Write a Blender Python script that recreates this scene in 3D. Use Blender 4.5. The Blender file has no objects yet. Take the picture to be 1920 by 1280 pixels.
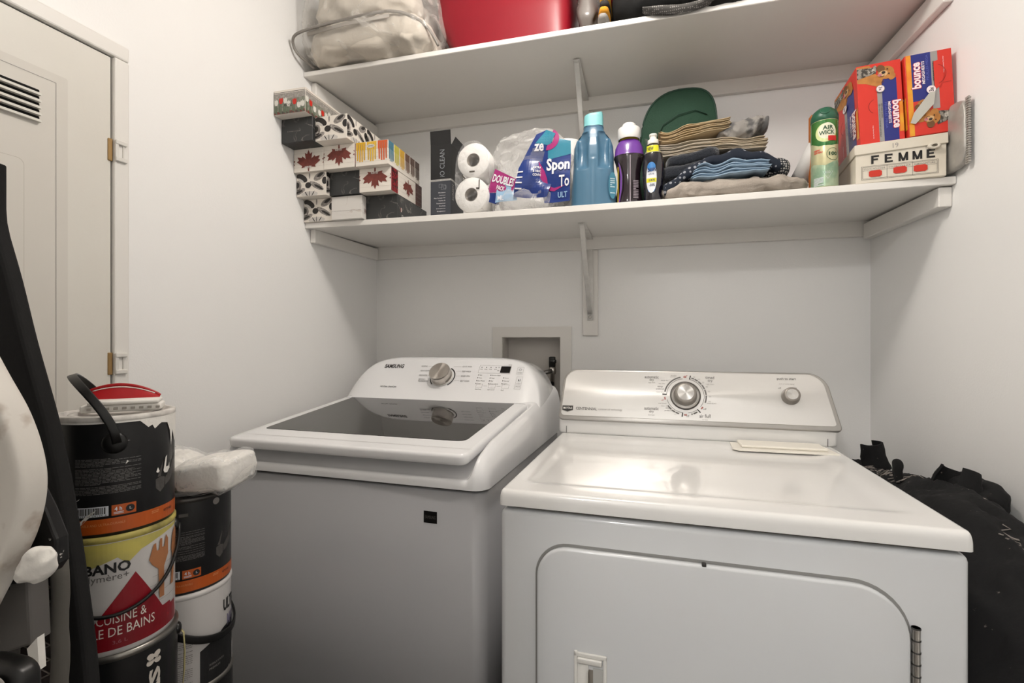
import bpy, bmesh, math, random
from math import sin, cos, pi, radians, sqrt, atan2
from mathutils import Vector, Matrix, noise
random.seed(4)
scene = bpy.context.scene
COL = scene.collection

# ------------------------------------------------------------------ camera
cam_d = bpy.data.cameras.new('camera'); cam_d.sensor_width = 36.0; cam_d.lens = 36.0*920/1920
cam_d.clip_start = 0.02
cam = bpy.data.objects.new('camera', cam_d); COL.objects.link(cam)
cam.location = (0, 0, 1.195); cam.rotation_euler = (radians(90), 0, radians(14.9))
scene.camera = cam

# ------------------------------------------------------------------ world and lights
w = bpy.data.worlds.new('world'); scene.world = w; w.use_nodes = True
w.node_tree.nodes['Background'].inputs[0].default_value = (0.9, 0.95, 1.0, 1)
w.node_tree.nodes['Background'].inputs[1].default_value = 0.3
scene.view_settings.view_transform = 'Standard'; scene.view_settings.look = 'None'
scene.view_settings.exposure = 0.0; scene.view_settings.gamma = 1.0
scene.view_settings.use_curve_mapping = False

def area(name, loc, rot, size, power, color, shape='DISK'):
    l = bpy.data.lights.new(name, 'AREA'); l.shape = shape; l.size = size; l.energy = power; l.color = color
    o = bpy.data.objects.new(name, l); COL.objects.link(o); o.location = loc; o.rotation_euler = rot
    return o
def bulb(name, loc, radius, power, color):
    l = bpy.data.lights.new(name, 'POINT'); l.shadow_soft_size = radius; l.energy = power; l.color = color
    o = bpy.data.objects.new(name, l); COL.objects.link(o); o.location = loc; return o
LIGHT_CEIL = bulb('ceiling_lamp_light', (-0.15, 0.93, 2.32), 0.075, 20.0, (1.0, 0.94, 0.875))
LIGHT_HALL = bulb('hall_lamp_light', (-0.51, -0.85, 2.30), 0.05, 29.0, (1.0, 0.985, 0.97))

# ------------------------------------------------------------------ materials
def srgb(h):
    h = h.lstrip('#'); c = [int(h[i:i+2], 16)/255 for i in (0, 2, 4)]
    return tuple(((x/12.92) if x <= 0.04045 else ((x+0.055)/1.055)**2.4) for x in c) + (1,)
MATS = {}
def M(name, color='#ffffff', rough=0.5, metal=0.0, bump=0.0, bscale=40.0, mottle=0.0, mscale=6.0, mcol=None, coat=0.0, trans=0.0, ior=1.45, alpha=1.0, aniso=0.0, sheen=0.0, lo=0.4, hi=0.7, stretch=None):
    if name in MATS: return MATS[name]
    m = bpy.data.materials.new(name); m.use_nodes = True; nt = m.node_tree; b = nt.nodes['Principled BSDF']
    b.inputs['Base Color'].default_value = srgb(color); b.inputs['Roughness'].default_value = rough
    b.inputs['Metallic'].default_value = metal; b.inputs['Coat Weight'].default_value = coat
    b.inputs['Transmission Weight'].default_value = trans; b.inputs['IOR'].default_value = ior
    b.inputs['Alpha'].default_value = alpha; b.inputs['Anisotropic'].default_value = aniso
    b.inputs['Sheen Weight'].default_value = sheen
    tc = nt.nodes.new('ShaderNodeTexCoord'); src = tc.outputs['Object']
    if stretch:
        mp = nt.nodes.new('ShaderNodeMapping'); mp.inputs['Scale'].default_value = stretch
        nt.links.new(src, mp.inputs[0]); src = mp.outputs[0]
    if mottle:
        n = nt.nodes.new('ShaderNodeTexNoise'); n.inputs['Scale'].default_value = mscale; n.inputs['Detail'].default_value = 5
        r = nt.nodes.new('ShaderNodeMapRange'); r.inputs[1].default_value = lo; r.inputs[2].default_value = hi
        r.inputs[3].default_value = 0; r.inputs[4].default_value = mottle
        mx = nt.nodes.new('ShaderNodeMix'); mx.data_type = 'RGBA'
        mx.inputs[6].default_value = srgb(color); mx.inputs[7].default_value = srgb(mcol or '#888078')
        nt.links.new(src, n.inputs['Vector']); nt.links.new(n.outputs[0], r.inputs[0]); nt.links.new(r.outputs[0], mx.inputs[0])
        nt.links.new(mx.outputs[2], b.inputs['Base Color'])
    if bump:
        n = nt.nodes.new('ShaderNodeTexNoise'); n.inputs['Scale'].default_value = bscale; n.inputs['Detail'].default_value = 4
        bp = nt.nodes.new('ShaderNodeBump'); bp.inputs['Strength'].default_value = bump; bp.inputs['Distance'].default_value = 0.003
        nt.links.new(src, n.inputs['Vector']); nt.links.new(n.outputs[0], bp.inputs['Height']); nt.links.new(bp.outputs[0], b.inputs['Normal'])
    MATS[name] = m; return m

def radial_brushed(m):
    nt = m.node_tree; t = nt.nodes.new('ShaderNodeTangent'); t.direction_type = 'RADIAL'; t.axis = 'Z'
    nt.links.new(t.outputs[0], nt.nodes['Principled BSDF'].inputs['Tangent'])
def veined(name, base, vein, amount=0.8, scale=14.0, rough=0.35, width=0.03):
    if name in MATS: return MATS[name]
    m = M(name, base, rough); nt = m.node_tree; b = nt.nodes['Principled BSDF']
    tc = nt.nodes.new('ShaderNodeTexCoord'); n = nt.nodes.new('ShaderNodeTexNoise')
    n.inputs['Scale'].default_value = scale; n.inputs['Detail'].default_value = 6; n.inputs['Distortion'].default_value = 0.6
    s = nt.nodes.new('ShaderNodeMath'); s.operation = 'SUBTRACT'; s.inputs[1].default_value = 0.5
    a = nt.nodes.new('ShaderNodeMath'); a.operation = 'ABSOLUTE'
    r = nt.nodes.new('ShaderNodeMapRange'); r.inputs[1].default_value = 0.0; r.inputs[2].default_value = width
    r.inputs[3].default_value = amount; r.inputs[4].default_value = 0.0
    n2 = nt.nodes.new('ShaderNodeTexNoise'); n2.inputs['Scale'].default_value = scale*0.8
    g = nt.nodes.new('ShaderNodeMapRange'); g.inputs[1].default_value = 0.45; g.inputs[2].default_value = 0.65
    mu = nt.nodes.new('ShaderNodeMath'); mu.operation = 'MULTIPLY'
    mx = nt.nodes.new('ShaderNodeMix'); mx.data_type = 'RGBA'; mx.inputs[6].default_value = srgb(base); mx.inputs[7].default_value = srgb(vein)
    L = nt.links.new
    L(tc.outputs['Object'], n.inputs['Vector']); L(tc.outputs['Object'], n2.inputs['Vector']); L(n.outputs[0], s.inputs[0]); L(s.outputs[0], a.inputs[0])
    L(a.outputs[0], r.inputs[0]); L(n2.outputs[0], g.inputs[0]); L(r.outputs[0], mu.inputs[0]); L(g.outputs[0], mu.inputs[1])
    L(mu.outputs[0], mx.inputs[0]); L(mx.outputs[2], b.inputs['Base Color'])
    return m

def film(name, tint='#ffffff', base=0.10, edge=0.6, rough=0.08, bump=0.6, bscale=18.0, streak=0.25):
    """thin clear wrap: mostly see-through, glossy, milky where it creases"""
    if name in MATS: return MATS[name]
    m = bpy.data.materials.new(name); m.use_nodes = True; nt = m.node_tree; L = nt.links.new
    b = nt.nodes['Principled BSDF']; out = nt.nodes['Material Output']
    b.inputs['Base Color'].default_value = srgb(tint); b.inputs['Roughness'].default_value = rough
    b.inputs['Specular IOR Level'].default_value = 0.8
    t = nt.nodes.new('ShaderNodeBsdfTransparent'); mix = nt.nodes.new('ShaderNodeMixShader')
    lw = nt.nodes.new('ShaderNodeLayerWeight'); lw.inputs[0].default_value = 0.35
    n = nt.nodes.new('ShaderNodeTexNoise'); n.inputs['Scale'].default_value = bscale; n.inputs['Detail'].default_value = 7; n.inputs['Distortion'].default_value = 1.5
    tc = nt.nodes.new('ShaderNodeTexCoord'); L(tc.outputs['Object'], n.inputs['Vector'])
    bp = nt.nodes.new('ShaderNodeBump'); bp.inputs['Strength'].default_value = bump; bp.inputs['Distance'].default_value = 0.01
    L(n.outputs[0], bp.inputs['Height']); L(bp.outputs[0], b.inputs['Normal']); L(bp.outputs[0], lw.inputs[1])
    r = nt.nodes.new('ShaderNodeMapRange'); r.inputs[1].default_value = 0.55; r.inputs[2].default_value = 0.75; r.inputs[3].default_value = base; r.inputs[4].default_value = base+streak
    L(n.outputs[0], r.inputs[0])
    mu = nt.nodes.new('ShaderNodeMath'); mu.operation = 'MULTIPLY_ADD'; mu.inputs[1].default_value = edge; mu.use_clamp = True
    L(lw.outputs['Facing'], mu.inputs[0]); L(r.outputs[0], mu.inputs[2])
    L(mu.outputs[0], mix.inputs[0]); L(t.outputs[0], mix.inputs[1]); L(b.outputs[0], mix.inputs[2]); L(mix.outputs[0], out.inputs[0])
    MATS[name] = m; return m

WALL = M('wall_paint', '#f1f0ee', 0.42, bump=0.12, bscale=220)
CEIL = M('ceiling_paint', '#f2f0ec', 0.8)
FLOOR = M('floor_tile', '#5f5a55', 0.5, mottle=0.4)
SHELF = M('shelf_melamine', '#e6e3de', 0.38, bump=0.05, bscale=90)
TRIM = M('trim_paint', '#e6e3de', 0.4, bump=0.08, bscale=60)
DOOR = M('door_paint', '#dbd8d0', 0.45, bump=0.06, bscale=120, mottle=0.35, mscale=3, mcol='#c9c3b8')
WHT = M('enamel_white', '#e9e9ea', 0.13, coat=0.5)
WHT2 = M('enamel_ivory', '#e6e5e3', 0.16, coat=0.5, mottle=0.15, mscale=9, mcol='#dad7d1')
WCAB = M('washer_cabinet_shaded', '#a6a6a8', 0.24)  # body grey darkened so the colour carries the shade on the washer front
BLK = M('black_plastic', '#0b0b0b', 0.35)
BLKF = M('black_fabric', '#0b0b0b', 0.9, bump=0.15, bscale=260)
CHROME = M('brushed_metal', '#c9c5c0', 0.3, metal=1.0)
INKG = M('ink_grey', '#6a6765', 0.6); INK = M('ink_dark', '#2f2c2b', 0.6); INKL = M('ink_light', '#8d8986', 0.6)
RED = M('red', '#c3201a', 0.5); WP = M('white_paint_dried', '#e9e6e0', 0.6, bump=0.5, bscale=60)

def smooth(P, n=6):
    P = [Vector(p) for p in P]; out_ = []
    for i in range(len(P)-1):
        p0, p1, p2, p3 = P[max(i-1, 0)], P[i], P[i+1], P[min(i+2, len(P)-1)]
        for k in range(n):
            t_ = k/n; out_.append(.5*((2*p1)+(-p0+p2)*t_+(2*p0-5*p1+4*p2-p3)*t_*t_+(-p0+3*p1-3*p2+p3)*t_**3))
    out_.append(P[-1]); return out_
# ------------------------------------------------------------------ mesh builder
def clipx(poly, x, keep_less):
    out = []; n = len(poly)
    for i in range(n):
        a, b = poly[i], poly[(i+1) % n]
        ina = (a[0] <= x) if keep_less else (a[0] >= x); inb = (b[0] <= x) if keep_less else (b[0] >= x)
        if ina: out.append(a)
        if ina != inb:
            t = (x-a[0])/(b[0]-a[0]); out.append((x, a[1]+(b[1]-a[1])*t))
    return out
def strips(poly, step):
    x0 = min(p[0] for p in poly); x1 = max(p[0] for p in poly); res = []
    k = math.floor(x0/step)
    while k*step < x1:
        q = poly
        if k*step > x0: q = clipx(q, k*step, False)
        if len(q) > 2 and (k+1)*step < x1: q = clipx(q, (k+1)*step, True)
        if len(q) > 2: res.append(q)
        k += 1
    return res
TXT = {}
def text_geo(s, bold=0.0):
    if (s, bold) in TXT: return TXT[(s, bold)]
    cu = bpy.data.curves.new('t', 'FONT'); cu.body = s; cu.size = 1; cu.offset = bold; cu.resolution_u = 2; cu.fill_mode = 'FRONT'
    o = bpy.data.objects.new('t', cu); COL.objects.link(o)
    dg = bpy.context.evaluated_depsgraph_get(); me = bpy.data.meshes.new_from_object(o.evaluated_get(dg))
    vs = [(v.co.x, v.co.y) for v in me.vertices]; fs = [list(p.vertices) for p in me.polygons]
    bpy.data.objects.remove(o); bpy.data.curves.remove(cu); bpy.data.meshes.remove(me)
    x0 = min(v[0] for v in vs); x1 = max(v[0] for v in vs); y0 = min(v[1] for v in vs); y1 = max(v[1] for v in vs)
    vs = [((x-x0)/(x1-x0), (y-y0)/(y1-y0)) for x, y in vs]
    TXT[(s, bold)] = (vs, fs); return vs, fs

class MB:
    def __init__(s): s.v = []; s.f = []; s.m = []; s.sm = []; s.mats = []
    def mi(s, m):
        if m not in s.mats: s.mats.append(m)
        return s.mats.index(m)
    def add(s, vs, fs, mat, smooth=False, X=None):
        b = len(s.v); i = s.mi(mat)
        s.v += [tuple((X @ Vector(v)) if X else v) for v in vs]
        for f in fs: s.f.append([b+k for k in f]); s.m.append(i); s.sm.append(smooth)
    def bmesh(s, bm, mat, smooth=False, X=None):
        bm.verts.index_update(); s.add([v.co[:] for v in bm.verts], [[v.index for v in f.verts] for f in bm.faces], mat, smooth, X); bm.free()
    def box(s, lo, hi, mat, bev=0.0, seg=2, X=None, smooth=None):
        bm = bmesh.new(); bmesh.ops.create_cube(bm, size=1)
        for v in bm.verts: v.co = Vector([(lo[i]+hi[i])/2 + v.co[i]*(hi[i]-lo[i]) for i in range(3)])
        if bev: bmesh.ops.bevel(bm, geom=bm.edges[:]+bm.verts[:], offset=bev, segments=seg, profile=0.5, affect='EDGES')
        s.bmesh(bm, mat, bool(bev) if smooth is None else smooth, X)
    def prism(s, pts, h0, h1, mat, axes='xy', bev=0.0, seg=2, X=None, smooth=False):
        """outline pts in two axes, extruded along the third"""
        bm = bmesh.new(); a = {'xy': (0, 1, 2), 'xz': (0, 2, 1), 'yz': (1, 2, 0)}[axes]
        def mk(p, h):
            c = [0, 0, 0]; c[a[0]] = p[0]; c[a[1]] = p[1]; c[a[2]] = h; return bm.verts.new(c)
        A = [mk(p, h0) for p in pts]; B = [mk(p, h1) for p in pts]; n = len(pts)
        fa = bm.faces.new(A); fb = bm.faces.new(list(reversed(B)))
        for i in range(n): bm.faces.new((A[i], B[i], B[(i+1) % n], A[(i+1) % n]))
        bmesh.ops.recalc_face_normals(bm, faces=bm.faces[:])
        if bev: bmesh.ops.bevel(bm, geom=list(set(fa.edges[:]+fb.edges[:])), offset=bev, segments=seg, affect='EDGES', profile=0.5)
        s.bmesh(bm, mat, smooth, X)
    def lathe(s, prof, mat, n=48, X=None, cap=True, smooth=True, a0=0, a1=2*pi):
        vs = []; fs = []; full = abs(a1-a0-2*pi) < 1e-6; N = n if full else n+1
        for r, z in prof:
            for k in range(N):
                a = a0+(a1-a0)*k/n; vs.append((r*cos(a), r*sin(a), z))
        for i in range(len(prof)-1):
            for k in range(n):
                k2 = (k+1) % N; fs.append([i*N+k, i*N+k2, (i+1)*N+k2, (i+1)*N+k])
        s.add(vs, fs, mat, smooth, X)
        if cap and full:
            for i, rev in ((0, True), (len(prof)-1, False)):
                if prof[i][0] > 1e-6:
                    c = vs[i*N:(i+1)*N]; s.add(c, [list(range(N))[::-1] if rev else list(range(N))], mat, False, X)
    def tube(s, pts, r, mat, n=10, cap=True, X=None, flat=None, closed=False, up=(0, 0, 1)):
        """round tube, or a flat strap when flat=(width, thick)"""
        P = [Vector(p) for p in pts]; N = len(P); vs = []; fs = []
        for i, p in enumerate(P):
            if closed: t = P[(i+1) % N]-P[i-1]
            else: t = P[min(i+1, N-1)]-P[max(i-1, 0)]
            t.normalize(); u = Vector(up) if not callable(up) else Vector(up(p))
            if abs(t.dot(u)) > 0.98: u = Vector((1, 0, 0))
            a = t.cross(u).normalized(); b = a.cross(t).normalized()
            rr = r[i] if isinstance(r, (list, tuple)) else r
            for k in range(n):
                q = 2*pi*(k+0.5)/n; c_, s_ = cos(q), sin(q)
                if flat:
                    e = 0.35; ca = math.copysign(abs(c_)**e, c_)*flat[0]/2; sb = math.copysign(abs(s_)**e, s_)*flat[1]/2
                    vs.append(p + a*ca + b*sb)
                else: vs.append(p + a*c_*rr + b*s_*rr)
        for i in range(N if closed else N-1):
            j = (i+1) % N
            for k in range(n): fs.append([i*n+k, i*n+(k+1) % n, j*n+(k+1) % n, j*n+k])
        if cap and not closed: fs.append(list(range(n))[::-1]); fs.append([(N-1)*n+k for k in range(n)])
        s.add([tuple(v) for v in vs], fs, mat, True, X)
    def grid(s, fn, nu, nv, mat, smooth=True, X=None, wrapu=False, us=None, vs_=None):
        us = us or [i/(nu) for i in range(nu+(0 if wrapu else 1))]; vv = vs_ or [j/nv for j in range(nv+1)]
        vs = [tuple(fn(u, v)) for v in vv for u in us]; n = len(us); fs = []
        for j in range(len(vv)-1):
            for i in range(n if wrapu else n-1):
                i2 = (i+1) % n; fs.append([j*n+i, j*n+i2, (j+1)*n+i2, (j+1)*n+i])
        s.add(vs, fs, mat, smooth, X)
    def blob(s, c, size, mat, e1=0.6, e2=0.5, amp=0.0, freq=10, groove=0, gamp=0.0, nu=64, nv=32, rot=0.0, seed=0, ridged=True, bend=None, X=None, flatb=0.0):
        """rounded slab or lump with crumples and fold lines"""
        def sp(x, e): return math.copysign(abs(x)**e, x)
        vs = []; fs = []
        R = Matrix.Rotation(rot, 3, 'Z')
        for j in range(nv+1):
            v = -pi/2+pi*j/nv
            for i in range(nu):
                u = 2*pi*i/nu
                p = Vector((size[0]/2*sp(cos(v), e1)*sp(cos(u), e2), size[1]/2*sp(cos(v), e1)*sp(sin(u), e2), size[2]/2*sp(sin(v), e1)))
                nrm = Vector((p.x/size[0]**2, p.y/size[1]**2, p.z/size[2]**2)); nrm.normalize()
                side = 1-abs(nrm.z)
                q = p*freq+Vector((seed*7.3, seed*3.1, seed*1.7))
                d = 0
                if amp:
                    t = noise.noise(q)+0.5*noise.noise(q*2.1)
                    if ridged: t = 1-2*abs(noise.noise(q))+0.5*(1-2*abs(noise.noise(q*2.3)))-0.6
                    d += amp*t
                if groove:
                    ph = p.z/size[2]*groove*2*pi + 2.0*noise.noise(Vector((p.x*12+seed, p.y*12, 0)))
                    d += gamp*side*(abs(cos(ph/2))**0.5-0.7)*2
                p = p+nrm*d
                if bend: p = bend(p)
                if flatb and p.z < -size[2]/2+flatb: p.z = -size[2]/2+flatb*0.3
                vs.append(tuple(R @ p + Vector(c)))
        for j in range(nv):
            for i in range(nu): fs.append([j*nu+i, j*nu+(i+1) % nu, (j+1)*nu+(i+1) % nu, (j+1)*nu+i])
        s.add(vs, fs, mat, True, X)
    # flat printing on a mapped surface
    def poly(s, mp, pts, mat, layer=1, step=None, h=None):
        hh = h if h is not None else 0.00035*layer
        for q in (strips(pts, step) if step else [pts]):
            s.add([tuple(mp(x, y, hh)) for x, y in q], [list(range(len(q)))], mat)
    def rect(s, mp, x0, y0, x1, y1, mat, layer=1, step=None):
        s.poly(mp, [(x0, y0), (x1, y0), (x1, y1), (x0, y1)], mat, layer, step)
    def ell(s, mp, cx, cy, rx, ry, mat, layer=1, rot=0, n=18, step=None, a0=0, a1=2*pi):
        c_, s_ = cos(rot), sin(rot); pts = []
        for k in range(n):
            a = a0+(a1-a0)*k/n; x, y = rx*cos(a), ry*sin(a); pts.append((cx+x*c_-y*s_, cy+x*s_+y*c_))
        s.poly(mp, pts, mat, layer, step)
    def ringarc(s, mp, cx, cy, r0, r1, a0, a1, mat, layer=1, n=24):
        for k in range(n):
            a = a0+(a1-a0)*k/n; b = a0+(a1-a0)*(k+1)/n
            s.poly(mp, [(cx+r0*cos(a), cy+r0*sin(a)), (cx+r1*cos(a), cy+r1*sin(a)), (cx+r1*cos(b), cy+r1*sin(b)), (cx+r0*cos(b), cy+r0*sin(b))], mat, layer)
    def frame(s, mp, x0, y0, x1, y1, t, mat, layer=1, step=None):
        s.rect(mp, x0, y0, x1, y0+t, mat, layer, step); s.rect(mp, x0, y1-t, x1, y1, mat, layer, step)
        s.rect(mp, x0, y0, x0+t, y1, mat, layer, step); s.rect(mp, x1-t, y0, x1, y1, mat, layer, step)
    def text(s, mp, txt, x0, y0, x1, y1, mat, bold=0.0, rot=0, layer=2, step=None):
        """fit the words into the rectangle; rot in quarter turns"""
        vs, fs = text_geo(txt, bold); W = x1-x0; H = y1-y0; hh = 0.00035*layer
        if rot == 0: P = [(x0+x*W, y0+y*H) for x, y in vs]
        elif rot == 1: P = [(x1-y*W, y0+x*H) for x, y in vs]      # reads upwards
        elif rot == 3: P = [(x0+y*W, y1-x*H) for x, y in vs]      # reads downwards
        else: P = [(x1-x*W, y1-y*H) for x, y in vs]
        s.add([tuple(mp(x, y, hh)) for x, y in P], fs, mat)
    def lines(s, mp, x0, y0, x1, y1, rows, mat, seed=0, layer=2, fill=0.55):
        """a block of small print, line by line, word by word"""
        rnd = random.Random(seed); dy = (y1-y0)/rows
        for r in range(rows):
            y = y1-(r+1)*dy; x = x0
            if rnd.random() < 0.08: continue
            end = x1 if rnd.random() > 0.25 else x0+(x1-x0)*rnd.uniform(0.3, 0.9)
            while x < end:
                wl = (x1-x0)*rnd.uniform(0.03, 0.11); xe = min(x+wl, end)
                s.rect(mp, x, y+dy*(1-fill)/2, xe, y+dy*(1+fill)/2, mat, layer); x = xe+(x1-x0)*0.012
    def build(s, name, parent=None, loc=None, rotz=0, rot=None, **tags):
        me = bpy.data.meshes.new(name); me.from_pydata(s.v, [], s.f); me.update()
        for m in s.mats: me.materials.append(m)
        me.polygons.foreach_set('material_index', s.m); me.polygons.foreach_set('use_smooth', s.sm)
        o = bpy.data.objects.new(name, me); COL.objects.link(o)
        if parent: o.parent = parent
        if loc: o.location = loc
        o.rotation_euler = rot if rot else (0, 0, rotz)
        tag(o, **tags); return o
def tag(o, label=None, cat=None, group=None, kind=None):
    if label: o['label'] = label
    if cat: o['category'] = cat
    if group: o['group'] = group
    if kind: o['kind'] = kind
def thing(name, label, cat, loc=(0, 0, 0), rotz=0, group=None, rot=None):
    o = bpy.data.objects.new(name, None); o.empty_display_size = 0.05; COL.objects.link(o); o.location = loc
    o.rotation_euler = rot if rot else (0, 0, rotz); tag(o, label, cat, group); return o
def plane(O, U, V):
    O, U, V = Vector(O), Vector(U).normalized(), Vector(V).normalized(); N = U.cross(V)
    return lambda u, v, h=0: O+U*u+V*v+N*h
def cyl(r, zz=0, taper=0.0):
    """u = arc length from the -Y side, v = height"""
    return lambda u, v, h=0: Vector(((r+h+taper*v)*sin(u/r), -(r+h+taper*v)*cos(u/r), zz+v))
def rrect(x0, y0, x1, y1, r, n=6):
    rs = r if isinstance(r, (list, tuple)) else (r,)*4; pts = []
    for (cx, cy, a, rr) in ((x1-rs[0], y1-rs[0], 0, rs[0]), (x0+rs[1], y1-rs[1], pi/2, rs[1]), (x0+rs[2], y0+rs[2], pi, rs[2]), (x1-rs[3], y0+rs[3], 1.5*pi, rs[3])):
        for k in range(n+1):
            t = a+pi/2*k/n; pts.append((cx+rr*cos(t), cy+rr*sin(t)))
    return pts

# ================================================================== THE ROOM
BL = Vector((-1.103, 1.885, 0)); BR = Vector((0.733, 1.885, 0))
DL = Vector((-0.058, -0.9983, 0)); DR = Vector((0.041, -0.9992, 0))
LW = plane(BL, -DL, (0, 0, 1))          # u = -distance from the back corner
RW = plane(BR, DR, (0, 0, 1))           # u = +distance from the back corner
def frame_matrix(O, U, V):
    U = Vector(U).normalized(); V = Vector(V).normalized(); N = U.cross(V)
    m = Matrix((U, V, N)).transposed().to_4x4(); m.translation = Vector(O); return m
XL = frame_matrix(BL, -DL, (0, 0, 1)); XR = frame_matrix(BR, DR, (0, 0, 1))
YF = -1.5
def wbox(name, lo, hi, mat, X=None, bev=0.0, **t):
    b = MB(); b.box(lo, hi, mat, bev, X=X); return b.build(name, kind='structure', **t)
b = MB(); b.box((-1.6, -1.7, -0.1), (1.2, 2.1, 0), FLOOR); b.build('floor', kind='structure')
b = MB(); b.box((-1.6, -1.7, 2.42), (1.2, 2.1, 2.52), CEIL); b.build('ceiling', kind='structure')
# left wall with the opening for the small door
b = MB()
for (u0, u1, z0, z1) in ((-1.046, 0.0, 0, 2.42), (-3.5, -1.82, 0, 2.42), (-1.82, -1.046, 1.839, 2.42)):
    b.box((u0, z0, -0.1), (u1, z1, 0), WALL, X=XL)
b.build('wall_left', kind='structure')
b = MB(); b.box((0, 0, -0.1), (3.5, 2.42, 0), WALL, X=XR); b.build('wall_right', kind='structure')
b = MB()
hx0, hx1, hz0, hz1 = -0.541, -0.307, 0.93, 1.212
for lo, hi in (((-1.25, 0), (hx0, 2.42)), ((hx1, 0), (0.9, 2.42)), ((hx0, hz1), (hx1, 2.42)), ((hx0, 0), (hx1, hz0))):
    b.box((lo[0], 1.885, lo[1]), (hi[0], 1.985, hi[1]), WALL)
b.build('wall_back', kind='structure')
b = MB(); b.box((-1.6, YF-0.1, 0), (1.2, YF, 2.42), WALL); b.build('wall_front', kind='structure')
b = MB(); b.box((-1.215, -0.22, 0), (-0.387, -0.12, 2.42), WALL); b.build('wall_doorway', kind='structure')

# washer outlet box let into the back wall
ob = thing('washing_machine_outlet_box', 'recessed white laundry outlet box in the back wall behind the washer', 'outlet box', (-0.424, 1.884, 1.07))
b = MB()
def ring(b, x0, z0, x1, z1, X0, Z0, X1, Z1, y0, y1, m):
    for (a, c, d, e) in ((X0, Z0, x0, Z1), (x1, Z0, X1, Z1), (x0, z1, x1, Z1), (x0, Z0, x1, z0)): b.box((a, y0, c), (d, y1, e), m)
ring(b, -0.117, -0.14, 0.117, 0.142, -0.156, -0.175, 0.160, 0.183, -0.005, -0.0002, TRIM)
b.build('faceplate', ob)
b = MB(); PB = M('outlet_box_plastic', '#cfcac4', 0.55)
b.box((-0.1165, 0.085, -0.139), (0.1165, 0.09, 0.1415), PB)
for (a, c, d, e) in ((-0.1169, -0.139, -0.1149, 0.1415), (0.1149, -0.139, 0.1169, 0.1415), (-0.1149, 0.1395, 0.1149, 0.1415), (-0.1149, -0.139, 0.1149, -0.137)): b.box((a, 0.0, c), (d, 0.085, e), PB)
b.build('recess', ob)
vt = bpy.data.objects.new('water_valve', None); COL.objects.link(vt); vt.parent = ob; vt.location = (0.079, 0.031, -0.085); vt['label'] = 'metal valve with a black lever'
b = MB(); b.lathe([(0.009, -0.054), (0.009, 0.08), (0.014, 0.082), (0.016, 0.095), (0.014, 0.108), (0.008, 0.112)], CHROME, 20); b.build('valve_body', vt)
b = MB(); b.box((-0.012, -0.012, 0.108), (0.012, 0.012, 0.15), BLK, 0.004); b.box((-0.004, -0.03, 0.125), (0.018, -0.004, 0.139), BLK, 0.003); b.build('lever', vt)
b = MB(); b.tube([(0, -0.014, 0.095), (-0.02, -0.03, 0.09), (-0.045, -0.045, 0.08), (-0.07, -0.055, 0.05)], 0.0085, M('steel_hose', '#8d8b88', 0.35, metal=0.8, bump=0.5, bscale=300), 12); b.build('hose', vt)
b = MB(); b.tube([(0.0, -0.02, 0.05), (0.0, -0.035, 0.02), (0.005, -0.045, -0.05)], 0.011, BLK, 12); b.build('drain_hose', vt)

# wall hung timber cleats and strip
def cleat(name, lo, hi, X=None, **t):
    b = MB(); b.box(lo, hi, TRIM, 0.002, 1, X=X, smooth=False); return b.build(name, kind='structure')
cleat('trim_1', (-1.10, 1.866, 1.543), (0.728, 1.8845, 1.595))
cleat('trim_2', (-0.405, 1.540, 0.0005), (-0.0195, 1.587, 0.021), XL)
cleat('trim_3', (0.0195, 1.533, 0.0005), (0.415, 1.583, 0.030), XR)
cleat('trim_4', (-1.10, 1.866, 2.069), (0.728, 1.8845, 2.120))
cleat('trim_5', (-0.40, 2.052, 0.0005), (-0.0195, 2.102, 0.021), XL)
cleat('trim_6', (0.0195, 2.045, 0.0005), (0.42, 2.100, 0.022), XR)
b = MB(); b.box((-0.221, 1.874, 1.216), (-0.162, 1.8846, 1.5425), TRIM, 0.003, 1, smooth=False); b.build('trim_7', kind='structure')
b = MB(); b.box((-0.235, 1.872, 1.62), (-0.180, 1.8846, 2.068), TRIM, 0.003, 1, smooth=False); b.build('trim_8', kind='structure')

# ------------------------------------------------------------------ shelves
def zlow(x, y): return 1.6045+(y-1.45)*0.022-0.006*(1-((x+0.19)/0.93)**2)
def zup(x, y): return 2.122+(y-1.45)*0.03
def board(name, label, fz, y0f, thick, holes=()):
    b = MB(); n = 20
    def xl(y): return -1.103+(y-1.885)*0.0581+0.0015
    def xr(y): return 0.733-(y-1.885)*0.0410-0.0015
    ys = [y0f+0.002, y0f+0.10, 1.6, 1.75, 1.8835]
    def top(u, v):
        y = ys[0]+(ys[-1]-ys[0])*v; x = xl(y)+(xr(y)-xl(y))*u; return (x, y, fz(x, y))
    def bot(u, v):
        p = top(u, v); return (p[0], p[1], p[2]-thick)
    b.grid(top, n, 4, SHELF, False); b.grid(lambda u, v: bot(1-u, v), n, 4, SHELF, False)
    def edge(u, v):
        y = y0f; x = xl(y)+(xr(y)-xl(y))*u; z = fz(x, y); k = (0, 0.0015, thick-0.0015, thick)[int(round(v*3))]
        return (x, y+(0.002 if k in (0, thick) else 0), z-thick+k)
    b.grid(edge, n, 3, SHELF, False)
    b.grid(lambda u, v: (lambda p: (p[0], p[1], p[2]-thick*(1-u)))(top(0, 1-v)), 1, 4, SHELF, False)
    b.grid(lambda u, v: (lambda p: (p[0], p[1], p[2]-thick*(1-u)))(top(1, v)), 1, 4, SHELF, False)
    o = b.build(name); tag(o, label, 'shelf', 'wall shelves in the alcove'); return o
board('wall_shelf', 'lower white shelf, holding the tissue boxes and detergent bottles', zlow, 1.455, 0.0195)
board('wall_shelf', 'upper white shelf, holding the bagged bedding and red bin', zup, 1.448, 0.0165)

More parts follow.
